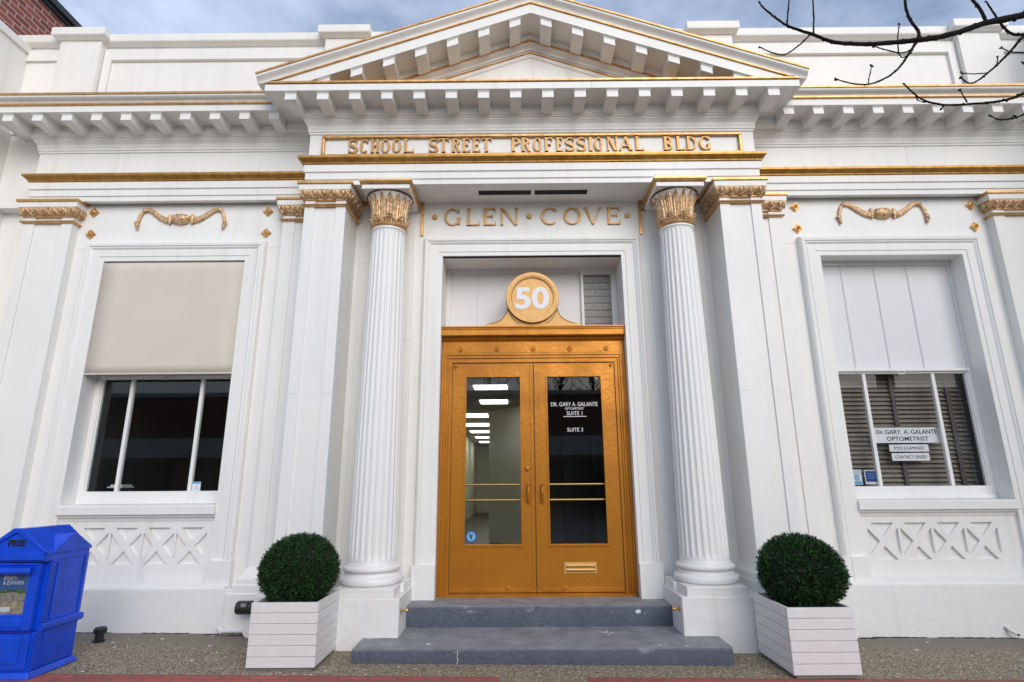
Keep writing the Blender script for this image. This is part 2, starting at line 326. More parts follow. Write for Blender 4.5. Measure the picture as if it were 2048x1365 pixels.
    def build(s, name, material, parent=None, smooth=False, bevel=0.0, loc=None, angle=35, clip=None):
        me = bpy.data.meshes.new(name); o = bpy.data.objects.new(name, me); COL.objects.link(o)
        if parent is not None: o.parent = parent
        if loc is not None: o.location = loc
        off = world_of(o)
        me.from_pydata([(p[0] - off.x, p[1] - off.y, p[2] - off.z) for p in s.v], [], s.f)
        bm = bmesh.new(); bm.from_mesh(me)
        if clip is not None:
            bmesh.ops.bisect_plane(bm, geom=bm.verts[:] + bm.edges[:] + bm.faces[:], plane_co=(0, 0, clip - off.z), plane_no=(0, 0, 1), clear_inner=True)
            bmesh.ops.holes_fill(bm, edges=[e for e in bm.edges if e.is_boundary], sides=0)
        bmesh.ops.recalc_face_normals(bm, faces=bm.faces[:])
        bm.to_mesh(me); bm.free()
        me.materials.append(material)
        if smooth:
            for p in me.polygons: p.use_smooth = True
            me.set_sharp_from_angle(angle=R(angle))
        if bevel:
            md = o.modifiers.new('bevel', 'BEVEL'); md.width = bevel; md.segments = 2; md.limit_method = 'ANGLE'; md.angle_limit = R(40)
        return o

def tag(o, label, cat=None, group=None, kind=None):
    if label: o['label'] = label
    if cat: o['category'] = cat
    if group: o['group'] = group
    if kind: o['kind'] = kind
    return o
def empty(name, loc, label, cat, group=None):
    o = bpy.data.objects.new(name, None); COL.objects.link(o); o.location = loc; o.empty_display_size = 0.2
    return tag(o, label, cat, group)

# ---- serif capitals from strokes.  Each glyph: list of polygons in a unit-height cell of width w
def arc_strip(cx, cy, rx, ry, a0, a1, thick, thin, n=20, phase=0.0):
    out = []
    pts = []
    for i in range(n + 1):
        a = R(a0 + (a1 - a0) * i / n); t = thin + (thick - thin) * abs(math.cos(a + phase)) ** 1.5
        pts.append(((cx + rx * math.cos(a), cy + ry * math.sin(a)), (cx + (rx - t) * math.cos(a), cy + (ry - t) * math.sin(a))))
    for p, q in zip(pts[:-1], pts[1:]): out.append([p[0], q[0], q[1], p[1]])
    return out
def bar(x0, y0, x1, y1, t):
    dx, dy = x1 - x0, y1 - y0; l = math.hypot(dx, dy); nx, ny = -dy / l * t / 2, dx / l * t / 2
    return [[(x0 + nx, y0 + ny), (x0 - nx, y0 - ny), (x1 - nx, y1 - ny), (x1 + nx, y1 + ny)]]
def glyph(ch, w, T, t, sf):
    """w width, T thick stem, t thin stroke, sf serif overhang (unit height)"""
    def stem(x, y0=0.0, y1=1.0, th=T, top=True, bot=True):
        g = [[(x, y0), (x + th, y0), (x + th, y1), (x, y1)]]
        if bot and sf: g.append([(x - sf, y0), (x + th + sf, y0), (x + th + sf, y0 + t * .8), (x - sf, y0 + t * .8)])
        if top and sf: g.append([(x - sf, y1 - t * .8), (x + th + sf, y1 - t * .8), (x + th + sf, y1), (x - sf, y1)])
        return g
    hb = lambda x0, x1, y, th=t: [[(x0, y - th / 2), (x1, y - th / 2), (x1, y + th / 2), (x0, y + th / 2)]]
    tick = lambda x, y0, y1: [[(x - t * 1.1, y0), (x, y0), (x, y1), (x - t * .35, y1)]]
    s0 = sf
    if ch == 'I': return stem(w / 2 - T / 2)
    if ch == 'L': return stem(s0) + hb(s0 + T, w, t / 2) + tick(w, t * .9, .27)
    if ch in 'EF':
        g = stem(s0, bot=(ch == 'F')) + hb(s0 + T, w * .94, 1 - t / 2) + [[(w * .94 - t, 1 - t), (w * .94, 1 - t), (w * .94, .77), (w * .94 - t * .3, .77)]]
        g += hb(s0 + T, w * .75, .53) + [[(w * .75 - t * .5, .42), (w * .75, .42), (w * .75, .64), (w * .75 - t * .5, .64)]]
        if ch == 'E': g += hb(s0, w, t / 2) + tick(w, t * .9, .25)
        return g
    if ch == 'H': return stem(s0) + stem(w - s0 - T) + hb(s0 + T, w - s0 - T, .52)
    if ch == 'T':
        return stem(w / 2 - T / 2, top=False) + hb(0, w, 1 - t / 2) + [[(0, .78), (t * .35, .78), (t * 1.1, 1 - t), (0, 1 - t)], [(w - t * .35, .78), (w, .78), (w, 1 - t), (w - t * 1.1, 1 - t)]]
    if ch == 'O': return arc_strip(w / 2, .5, w / 2, .5, 0, 360, T, t, 36)
    if ch in 'CG':
        g = arc_strip(w * .53, .5, w * .53, .5, 48, 312, T, t, 30)
        g += [[(w * .53 + w * .53 * math.cos(R(48)) - t * .2, .5 + .5 * math.sin(R(48)) - .10), (w * .53 + w * .53 * math.cos(R(48)) + t * .7, .5 + .5 * math.sin(R(48)) - .12), (w * .53 + w * .53 * math.cos(R(48)) + t * .7, .5 + .5 * math.sin(R(48)) + .12), (w * .53 + w * .53 * math.cos(R(48)) - t * .2, .5 + .5 * math.sin(R(48)) + .06)]]
        if ch == 'G': g += stem(w - T, .06, .46, bot=False)
        return g
    if ch == 'D': return stem(s0) + [[q for q in p] for p in arc_strip(s0 + T * .5, .5, w - s0 - T * .5, .5, -90, 90, T, t, 18)]
    if ch == 'P': return stem(s0) + arc_strip(s0 + T * .5, .735, w - s0 - T * .5, .265, -90, 90, T, t, 14)
    if ch == 'B': return stem(s0) + arc_strip(s0 + T * .5, .755, (w - s0 - T * .5) * .9, .245, -90, 90, T, t, 14) + arc_strip(s0 + T * .5, .275, w - s0 - T * .5, .275, -90, 90, T, t, 14)
    if ch == 'R': return stem(s0) + arc_strip(s0 + T * .5, .745, (w - s0 - T * .5) * .88, .255, -90, 90, T, t, 14) + [[(w * .42, .5), (w * .42 + T, .5), (w, 0), (w - T * 1.05, 0)]]
    if ch == 'N': return stem(s0, th=t * 1.1) + stem(w - s0 - t * 1.1, th=t * 1.1, bot=False) + [[(s0, 1), (s0 + T * 1.1, 1), (w - s0, 0), (w - s0 - T * 1.1, 0)]]
    if ch == 'M': return stem(s0, th=t) + stem(w - s0 - T, th=T) + [[(s0, 1), (s0 + T, 1), (w / 2 + T * .4, 0), (w / 2 - T * .4, 0)], [(w - s0 - t, 1), (w - s0, 1), (w / 2 + t * .4, 0), (w / 2 - t * .4, 0)]]
    if ch in 'AV':
        g = [[(0, 0), (T, 0), (w / 2 + T * .45, 1), (w / 2 - T * .45, 1)], [(w - T, 0), (w, 0), (w / 2 + T * .45, 1), (w / 2 - T * .1, 1)]] if ch == 'V' else \
            [[(sf, 0), (sf + t, 0), (w / 2 + t * .5, 1), (w / 2 - t * .5, 1)], [(w - sf - T, 0), (w - sf, 0), (w / 2 + T * .5, 1), (w / 2 - T * .5, 1)]]
        if ch == 'V':
            g = [[(sf, 1), (sf + T, 1), (w / 2 + T * .4, 0), (w / 2 - T * .2, 0)], [(w - sf - t, 1), (w - sf, 1), (w / 2 + t * .6, 0), (w / 2 - t * .4, 0)]]
            g += hb(0, 2 * sf + T, 1 - t * .4, t * .8) + hb(w - 2 * sf - t, w, 1 - t * .4, t * .8)
        else:
            g += hb(w * .25, w * .75, .34, t * .9) + hb(0, 2 * sf + t, t * .4, t * .8) + hb(w - 2 * sf - T, w, t * .4, t * .8)
        return g
    if ch == 'S':
        return s_glyph(w, T, t) + [[(w * .87, .70), (w * .95, .70), (w * .95, .97), (w * .90, .97)], [(.02, .03), (.07 * w + .02, .03), (w * .12, .30), (.02, .30)]]
    if ch == '&':
        return arc_strip(w * .42, .76, w * .24, .24, 0, 360, t * 1.3, t, 18) + arc_strip(w * .40, .28, w * .38, .28, 70, 330, T * .9, t, 18) + bar(w * .28, .62, w * .92, .04, T * .8) + bar(w * .72, .22, w * .92, .5, t)
    return []
def s_glyph(w, T, t):
    # centreline of an S sampled and thickened: thick in the diagonal spine, thin at the ends
    pts = []
    for i in range(13): a = R(35 + (235) * i / 12); pts.append((w / 2 + (w / 2 - t / 2) * math.cos(a) * .92, .745 + (.255 - t / 2) * math.sin(a)))
    pts = pts[:-2]
    low = []
    for i in range(13): a = R(90 - 235 * i / 12); low.append((w / 2 + (w / 2 - t / 2) * math.cos(a), .265 + (.265 - t / 2) * math.sin(a)))
    pts += low[2:]
    out = []; n = len(pts); L = []
    for i, p in enumerate(pts):
        a = pts[max(i - 1, 0)]; b = pts[min(i + 1, n - 1)]; dx, dy = b[0] - a[0], b[1] - a[1]; l = math.hypot(dx, dy) or 1
        k = i / (n - 1); th = t + (T - t) * max(0, math.sin(math.pi * k)) ** 2
        L.append(((p[0] - dy / l * th / 2, p[1] + dx / l * th / 2), (p[0] + dy / l * th / 2, p[1] - dx / l * th / 2)))
    for p, q in zip(L[:-1], L[1:]): out.append([p[0], q[0], q[1], p[1]])
    return out
def serif_letters(mb, spans, y0, depth, z, h, T, t, sf):
    """spans: (character, x0, x1); letters stand proud of the plane y0 towards -y"""
    k = 0
    for ch, x0, x1 in spans:
        for poly in glyph(ch, (x1 - x0) / h, T, t, sf):
            d = depth * (1 - 0.012 * (k % 7)); k += 1
            pp = [(x0 + px * h, z + pz * h) for px, pz in poly]
            mb.prism(pp, 'y', y0 - d, y0)
    return mb
def sans(text, x, y, z, size, depth, name, material, parent, width=None, bold=0.0, align='CENTER', slant=0.0):
    """block letters facing -y, baseline at z"""
    cu = bpy.data.curves.new('lettering', 'FONT'); cu.body = text; cu.size = size; cu.extrude = depth / 2; cu.offset = bold; cu.align_x = align; cu.shear = slant
    cu.resolution_u = 4
    ob = bpy.data.objects.new('tmp', cu); COL.objects.link(ob)
    dg = bpy.context.evaluated_depsgraph_get(); me = bpy.data.meshes.new_from_object(ob.evaluated_get(dg))
    bpy.data.objects.remove(ob); bpy.data.curves.remove(cu)
    xs = [v.co.x for v in me.vertices]; s = 1.0
    if width: s = width / (max(xs) - min(xs))
    cx = (max(xs) + min(xs)) / 2 if align == 'CENTER' else min(xs)
    o = bpy.data.objects.new(name, me); COL.objects.link(o); o.parent = parent; off = world_of(parent)
    for v in me.vertices:
        p = v.co.copy(); v.co = (x + (p.x - cx) * s - off.x, y - depth / 2 - p.z - off.y, z + p.y - off.z)
    me.materials.clear(); me.materials.append(material)
    return o

# ================================================================== SETTING: ground
SL = -0.0108                                   # the street falls gently to the right
def sheet(name, x0, x1, y0, y1, dz, material, nx=1):
    b = MB(); b.add([(x0, y0, SL * x0 + dz), (x1, y0, SL * x1 + dz), (x1, y1, SL * x1 + dz), (x0, y1, SL * x0 + dz)], [(0, 1, 2, 3)])
    o = b.build(name, material); o['kind'] = 'structure'; return o
g = MB(); g.add([(-600, -600, -.30), (600, -600, -.30), (600, 600, -.30), (-600, 600, -.30)], [(0, 1, 2, 3)]); o = g.build('ground', M['asphalt']); o['kind'] = 'structure'
g = MB(); g.box(-30, 30, -4.6, .2, -.34, 0); g.v = [(x, y, z + SL * x) for x, y, z in g.v]
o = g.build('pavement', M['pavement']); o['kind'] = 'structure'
sheet('brick_strip', -30, -.33, -1.72, -1.185, .004, M['paver'])
sheet('brick_strip', .30, 30, -1.72, -1.185, .004, M['paver'])
g = MB(); g.add([(-30, -30, -.16), (30, -30, -.16), (30, -4.6, -.16), (-30, -4.6, -.16)], [(0, 1, 2, 3)]); o = g.build('road', M['concrete']); o['kind'] = 'structure'

# ================================================================== THE BANK BUILDING
bank = empty('bank_building', (0, 0, 0), 'white classical bank building with gilded mouldings, columns and golden double doors', 'building')
W, G = M['white'], M['gold']
SX = (-1, 1)

# ---- walls
wall = MB()
for s in SX:
    c = s * 3.923
    a, b = sorted((c - s * .776, c + s * .776))
    x_in, x_out = s * 1.90, s * 6.3
    def bx(xa, xb, z0, z1, y0=.10, y1=.36): wall.box(xa, xb, y0, y1, z0, z1)
    inner = a if s > 0 else b; outer = b if s > 0 else a
    bx(x_in, inner, -.3, 4.45); bx(outer, s * 5.7, -.3, 4.45)
    bx(inner, outer, 3.745, 4.45); bx(inner, outer, -.3, .60); bx(inner, outer, .965, 1.10)
    bx(inner, s * 3.215, .60, .965); bx(s * 4.505, outer, .60, .965)
    wall.box(s * 5.55, s * 6.4, .30, .50, -.3, 5.0)            # set-back end bay
wall.box(-1.90, -.985, .11, .60, 0, 4.45); wall.box(.985, 1.90, .11, .60, 0, 4.45); wall.box(-.985, .985, .11, .60, 3.783, 4.45)
wall.box(-6.3, 6.3, .17, .5, 4.45, 5.6)                        # behind the frieze
wall.build('wall', M['white'], bank)

# faint joints where wall sheets meet the portico
# ---- plinth
for s in SX:
    pl = MB()
    pl.box(s * 1.9, s * 6.3, -.04, .2, -.3, .408)
    pl.prism([(.0905, .408), (-.04, .408), (-.03, .425), (.0905, .452)], 'x', s * 2.93, s * 4.92)
    pl.box(s * 2.30, s * 2.90, -.085, .1, -.3, .372)           # under the wing pilaster
    pl.box(s * 4.95, s * 5.70, -.085, .1, -.3, .372)
    pl.build('plinth', M['stucco'], bank, bevel=.006)

# ---- entablature : one continuous sweep round wings and portico
XP, YP = 2.40, -.31
PATH = [(-5.60, .32), (-5.60, 0), (-XP, 0), (-XP, YP), (XP, YP), (XP, 0), (5.60, 0), (5.60, .32)]
ent = MB()
ent.sweep([(-.06, 4.434), (0, 4.434), (0, 4.490), (.014, 4.494), (.014, 4.570), (.03, 4.575), (.03, 4.655), (.0, 4.66), (-.06, 4.66)], PATH)
ent.sweep([(-.06, 4.738), (0, 4.738), (0, 5.034), (.012, 5.036), (.012, 5.058), (.021, 5.062), (.021, 5.088), (.025, 5.098), (.031, 5.13), (.042, 5.148), (.056, 5.168), (.061, 5.172), (.061, 5.190), (.075, 5.194), (.078, 5.208), (.088, 5.212), (.088, 5.317), (-.06, 5.317)], PATH)
ent.sweep([(-.06, 5.3172), (.345, 5.3172), (.352, 5.311), (.37, 5.311), (.37, 5.385), (-.06, 5.387)], PATH)
# the ceiling of the porch: solid lintel behind the architrave, cut for the vents
ent.box(-XP + .05, XP - .05, -.255, .135, 4.4345, 4.60)
entab = ent.build('entablature', W, bank)
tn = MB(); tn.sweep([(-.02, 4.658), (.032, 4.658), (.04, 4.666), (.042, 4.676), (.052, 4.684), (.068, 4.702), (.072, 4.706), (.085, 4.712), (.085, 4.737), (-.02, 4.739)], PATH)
tn.build('gilded_moulding', M['goldshaded'], entab)
# wing crown: gilded bead, white cyma, gilded fillet
for s in SX:
    P = [(-5.60, .32), (-5.60, 0), (-2.30, 0)]
    def half(prof):
        b = MB(); b.sweep(prof, P); return b.mirror() if s > 0 else b
    half([(-.02, 5.386), (.378, 5.386), (.392, 5.392), (.392, 5.408), (.38, 5.413), (-.02, 5.413)]).build('gilded_moulding', G, entab)
    half([(-.02, 5.412), (.38, 5.412), (.384, 5.425), (.397, 5.436), (.42, 5.445), (.434, 5.456), (.438, 5.473), (-.02, 5.473)]).build('crown_moulding', W, entab)
    half([(-.02, 5.472), (.442, 5.472), (.449, 5.476), (.449, 5.498), (-.02, 5.52)]).build('gilded_moulding', G, entab)

def modillion(w=.118, rake=0.0):
    """bracket centred on x=0 hanging below z=0, face plane y=0, towards -y"""
    b = MB(); h = w / 2
    prof = [(-.085, .0), (-.085, -.104), (-.20, -.104), (-.29, -.102), (-.332, -.100), (-.348, -.095), (-.345, -.040), (-.348, -.022), (-.348, .0)]
    sh = lambda p: [(x, y, z + rake * x) for x, y, z in p]
    t = MB(); t.prism(prof, 'x', -h, h); b.add(sh(t.v), t.f)
    t = MB(); t.prism([(-.085, .002), (-.085, -.011), (-.362, -.011), (-.362, .002)], 'x', -h - .013, h + .013); b.add(sh(t.v), t.f)
    t = MB(); t.prism([(-.085, -.011), (-.085, -.018), (-.355, -.018), (-.355, -.011)], 'x', -h - .007, h + .007); b.add(sh(t.v), t.f)
    return b
def place(b, dx, dy, dz, rot=0):
    o = MB(); c, s_ = math.cos(rot), math.sin(rot)
    o.v = [(x * c - y * s_ + dx, x * s_ + y * c + dy, z + dz) for x, y, z in b.v]; o.f = b.f; return o
pm, wm = modillion(.118), modillion(.112)
for k in range(16): place(pm, -2.505 + .334 * k, YP, 5.3165).build('modillion', W, entab)
for s in SX:
    for k in range(10): place(wm, s * (5.72 - .324 * k), 0, 5.3165).build('modillion', W, entab)
    place(wm, s * XP, -.10, 5.3165, R(90) * s).build('modillion', W, entab)

# ---- pediment
TA = .358
def raked(prof, xe, za):
    """profile (d, z at apex) swept along both slopes; outward -y from the portico face"""
    b = MB(); m = len(prof); v = []
    for x in (-xe, 0, xe):
        for d, z in prof: v.append((x, YP - d, za + z - TA * abs(x)))
    f = []
    for i in range(2):
        for k in range(m):
            l = (k + 1) % m; f.append((i * m + k, (i + 1) * m + k, (i + 1) * m + l, i * m + l))
    f += [tuple(range(m)), tuple(2 * m + k for k in range(m))[::-1]]
    return b.add(v, f)
ped = MB()
ped.box(-2.40, 2.40, YP, YP + .35, 5.387, 5.42)
pedw = MB()
pedw.add([(-2.7, YP, 5.40), (2.7, YP, 5.40), (0, YP, 5.40 + 2.7 * TA), (-2.7, .3, 5.40), (2.7, .3, 5.40), (0, .3, 5.40 + 2.7 * TA)], [(0, 1, 2), (3, 5, 4), (0, 3, 4, 1), (1, 4, 5, 2), (2, 5, 3, 0)])
pediment = pedw.build('pediment', W, bank)
C0 = 5.424
raked([(-.02, 6.262), (.345, 6.262), (.352, 6.256), (.3705, 6.256), (.3705, 6.37), (-.6, 6.372)], 2.84, 0).build('raking_cornice', W, pediment, clip=C0)
raked([(-.02, 6.369), (.378, 6.372), (.387, 6.376), (.387, 6.389), (.378, 6.398), (-.02, 6.398)], 2.80, 0).build('gilded_moulding', G, pediment, clip=C0)
raked([(-.6, 6.397), (.38, 6.397), (.384, 6.412), (.395, 6.428), (.414, 6.445), (.428, 6.458), (.432, 6.480), (-.6, 6.480)], 2.845, 0).build('crown_moulding', W, pediment, clip=5.392)
raked([(-.6, 6.479), (.436, 6.479), (.442, 6.482), (.442, 6.502), (-.6, 6.52)], 2.85, 0).build('gilded_moulding', G, pediment, clip=5.40)
raked([(-.02, 6.10), (.012, 6.10), (.02, 6.125), (.05, 6.150), (.062, 6.160), (.062, 6.186), (.075, 6.19), (.075, 6.263), (-.02, 6.263)], 2.60, 0).build('bed_moulding', W, pediment, clip=C0)
raked([(-.01, 6.158), (.068, 6.163), (.075, 6.167), (.075, 6.181), (.066, 6.188), (-.01, 6.188)], 2.58, 0).build('gilded_moulding', G, pediment, clip=C0)
raked([(-.01, 6.048), (.014, 6.048), (.020, 6.054), (.020, 6.068), (.012, 6.074), (-.01, 6.074)], 2.5, 0).build('gilded_moulding', G, pediment, clip=C0)
raked([(-.01, 6.00), (.006, 6.00), (.012, 6.01), (.012, 6.049), (-.01, 6.049)], 2.4, 0).build('bed_moulding', W, pediment, clip=C0)
hf = MB(); hf.sweep([(-.02, 5.386), (.372, 5.398), (.380, 5.401), (.380, 5.420), (-.02, 5.4235)], [(-XP, -.05), (-XP, YP), (XP, YP), (XP, -.05)]); hf.build('gilded_moulding', G, pediment)
for k in range(7):
    for s in SX:
        x = s * (.167 + .334 * k)
        place(modillion(.118, -TA * s), x, YP, 6.2612 - TA * abs(x)).build('modillion', W, pediment, clip=C0)

# ---- inscription panel
ip = MB(); ip.box(-2.215, 2.215, YP - .004, YP + .02, 4.775, 4.985)
insc = ip.build('inscription_panel', W, bank)
fr = MB()
for z0, z1 in ((4.750, 4.779), (4.973, 5.004)): fr.box(-2.258, 2.258, YP - .042, YP, z0, z1)
for x0 in (-2.258, 2.226): fr.box(x0, x0 + .032, YP - .040, YP, 4.779, 4.973)
fr.build('gilded_frame', M['gold'], insc, bevel=.006)
sp1 = [-1.971, -1.873, -1.846, -1.759, -1.73, -1.636, -1.619, -1.523, -1.499, -1.402, -1.374, -1.266, -1.101, -1.006, -1.001, -.889, -.858, -.762, -.744, -.659, -.635, -.552, -.541, -.427, -.214, -.12,
       -.108, -.01, .018, .109, .141, .23, .264, .335, .364, .462, .49, .585, .613, .654, .673, .768, .811, .924, .939, 1.084, 1.116, 1.207, 1.42, 1.518, 1.555, 1.65, 1.665, 1.778, 1.804, 1.917]
word = 'SCHOOLSTREETPROFESSIONALBLDG'
for i, ch in enumerate(word):
    lt = MB(); serif_letters(lt, [(ch, sp1[2 * i], sp1[2 * i + 1])], YP - .004, .028, 4.800, .163, .165, .075, .034)
    lt.build('letter', M['goldletter'], insc)

# ---- porch back wall: GLEN . COVE
gs = [-.974, -.799, -.725, -.578, -.538, -.397, -.346, -.149, .111, .292, .365, .557, .591, .788, .85, .997]
for i, ch in enumerate('GLENCOVE'):
    lt = MB(); serif_letters(lt, [(ch, gs[2 * i], gs[2 * i + 1])], .11, .022, 4.152, .203, .135, .066, .042)
    lt.build('letter', M['goldletter'], bank)
for x in (-1.085, -.023, 1.077):
    lt = MB(); lt.lathe([(.001, 0), (.030, 0), (.030, .012), (.022, .020), (.012, .02), (.010, .026), (.001, .028)], 0, 0, 16)
    n0 = len(lt.v) - 7 * 16
    for i in range(n0, len(lt.v)): q = lt.v[i]; lt.v[i] = (q[0] + x, .11 - q[2], 4.256 + q[1])
    lt.build('boss', M['goldletter'], bank, smooth=True, angle=35)

# ceiling vents of the porch
for x0, x1 in ((-.580, -.006), (.034, .608)):
    b = MB(); b.box(x0, x1, -.160, -.068, 4.4315, 4.436); v = b.build('ceiling_vent', M['black'], bank)
    b = MB()
    for k in range(4): b.box(x0, x1, -.150 + k * .022, -.148 + k * .022, 4.4285, 4.4330)
    b.build('louvre', M['black'], v)

# ---- responds (flat pilasters behind the columns) with their gilded bands
for s in SX:
    b = MB(); b.box(s * 1.30, s * 1.74, .07, .12, .3, 4.40); r = b.build('respond', W, bank)
    b = MB(); b.box(s * 1.265, s * 1.90, .055, .111, 4.400, 4.433); b.box(s * 1.29, s * 1.75, .058, .111, 4.315, 4.337)
    b.box(s * 1.21, s * 1.266, .088, .1105, 4.402, 4.432); b.box(s * 1.238, s * 1.291, .090, .1105, 4.316, 4.335)
    b.build('gilded_band', G, r)
    b = MB(); b.box(s * 1.205, s * 1.236, .090, .111, 4.03, 4.402); b.build('gilded_band', G, r)

# ---- egg moulding for pilaster capitals
def egg_strip(path_len, place_fn, mb):
    n = max(2, round(path_len / .098)); st = path_len / n
    for i in range(n):
        u = (i + .5) * st
        mb_l = MB(); mb_l.ball((0, -.018, 0), (.021, .022, .032), 10, 8, .05)
        pts = [(.035 * math.cos(a), -.014, .040 * math.sin(a)) for a in [R(-235 + 290 * k / 14) for k in range(15)]]
        mb_l.tube(pts, .0075, 6)
        for q in (-1, 1): mb_l.ball((q * st * .48, -.008, -.006), (.009, .012, .036), 8, 6, .1)
        mb_l.ball((0, -.024, .004), (.009, .010, .012), 6, 5)
        mb.add([place_fn(u, p) for p in mb_l.v], mb_l.f)

def pilaster(x0, x1, yf, yb, z0, z1, panel, mirror=False, panel_sides=(True, True), ret=None, base=None, pz0=.75):
    """flat pilaster front between x0<x1; face plane yf, back yb; panel = stile width"""
    b = MB()
    pa, pb = x0 + panel if panel_sides[0] else x0, x1 - panel if panel_sides[1] else x1
    rec = .016
    if panel_sides[0]: b.box(x0, pa, yf, yb, z0, z1)
    if panel_sides[1]: b.box(pb, x1, yf, yb, z0, z1)
    b.box(pa, pb, yf + rec, yb, z0, z1); b.box(pa, pb, yf, yf + rec, z0, pz0)
    return b
def cap_parts(x0, x1, yf, yb, name_root, panel, sides=(True, True)):
    """capital: necking, astragal, egg moulding, abacus, gilded top; returns run back to yb"""
    path = [(x0, yb), (x0, yf), (x1, yf), (x1, yb)]
    mid0, mid1 = x0 + panel, x1 - panel
    ast = MB(); ast.sweep([(-.02, 4.168), (.012, 4.168), (.026, 4.174), (.031, 4.183), (.026, 4.192), (.012, 4.197), (-.02, 4.197)], path)
    ast.build('gilded_astragal', G, name_root)
    cor = MB(); cor.sweep([(-.02, 4.236), (.010, 4.238), (.016, 4.243), (.016, 4.254), (.024, 4.262), (.046, 4.300), (.056, 4.342), (-.02, 4.342)], path)
    core = cor.build('egg_moulding', M['goldrelief'], name_root)
    eg = MB()
    L = x1 - x0 + .07
    def front(u, p): return (x0 - .035 + u + p[0], yf - .034 + p[1] + p[2] * -.35, 4.295 + p[2])
    egg_strip(L, front, eg)
    D = yb - yf
    if D > .25:
        for sx_, xx in ((-1, x0), (1, x1)):
            def side(u, p, sx_=sx_, xx=xx): return (xx + sx_ * (.034 - p[1] + p[2] * .35), yf - .02 + u + p[0], 4.295 + p[2])
            egg_strip(D - .02, side, eg)
    eg.build('egg_ornament', M['goldrelief'], core, smooth=True, angle=50) if False else eg.build('egg_ornament', M['goldrelief'], name_root, smooth=True, angle=50)
    ab = MB()
    ab.sweep([(-.02, 4.341), (.058, 4.341), (.060, 4.400), (-.02, 4.400)], path)
    ab.build('abacus', W, name_root, bevel=.003)
    gt = MB(); gt.sweep([(-.02, 4.399), (.064, 4.399), (.074, 4.406), (.074, 4.431), (-.02, 4.4325)], path)
    gt.build('gilded_fillet', G, name_root)

for s in SX:
    xs = sorted((s * 1.955, s * 2.385))
    b = pilaster(xs[0], xs[1], -.33, .12, -.05, 4.44, .105, pz0=.76)
    anta = b.build('pilaster', W, bank); anta['label'] = 'projecting pilaster beside the porch'
    cap_parts(xs[0], xs[1], -.33, .11, anta, .105)
    bs = MB(); bs.sweep([(-.05, -.05), (.09, -.05), (.09, .41), (.075, .418), (.072, .50), (.056, .505), (.055, .56), (.05, .565), (.026, .60), (.012, .655), (-.05, .655)], [(xs[0], .11), (xs[0], -.33), (xs[1], -.33), (xs[1], .11)])
    bs.build('base', W, anta)
    # wing pilasters
    xs = sorted((s * 2.30, s * 2.745))
    b = pilaster(xs[0], xs[1], 0, .12, .05, 4.44, .135, panel_sides=(s < 0, s > 0), pz0=.745)
    wp = b.build('pilaster', W, bank); wp['label'] = 'flat wing pilaster half hidden by the projecting one'
    cap_parts(xs[0], xs[1], 0, .12, wp, .13)
    bs = MB(); bs.sweep([(-.05, .05), (.10, .05), (.10, .372), (.09, .385), (.088, .445), (.072, .45), (.070, .495), (.066, .50), (.035, .535), (.012, .592), (-.05, .592)], [(xs[0], .11), (xs[0], 0), (xs[1], 0), (xs[1], .11)])
    bs.build('base', W, wp)
    xs = sorted((s * 5.075, s * 5.615))
    b = pilaster(xs[0], xs[1], 0, .32, .05, 4.44, .12, pz0=.745)
    op = b.build('pilaster', W, bank); op['label'] = 'flat pilaster at the outer end of the wing'
    cap_parts(xs[0], xs[1], 0, .30, op, .12)
    bs = MB(); bs.sweep([(-.05, .05), (.10, .05), (.10, .372), (.09, .385), (.088, .445), (.072, .45), (.070, .495), (.066, .50), (.035, .535), (.012, .592), (-.05, .592)], [(xs[0], .30), (xs[0], 0), (xs[1], 0), (xs[1], .30)])
    bs.build('base', W, op)

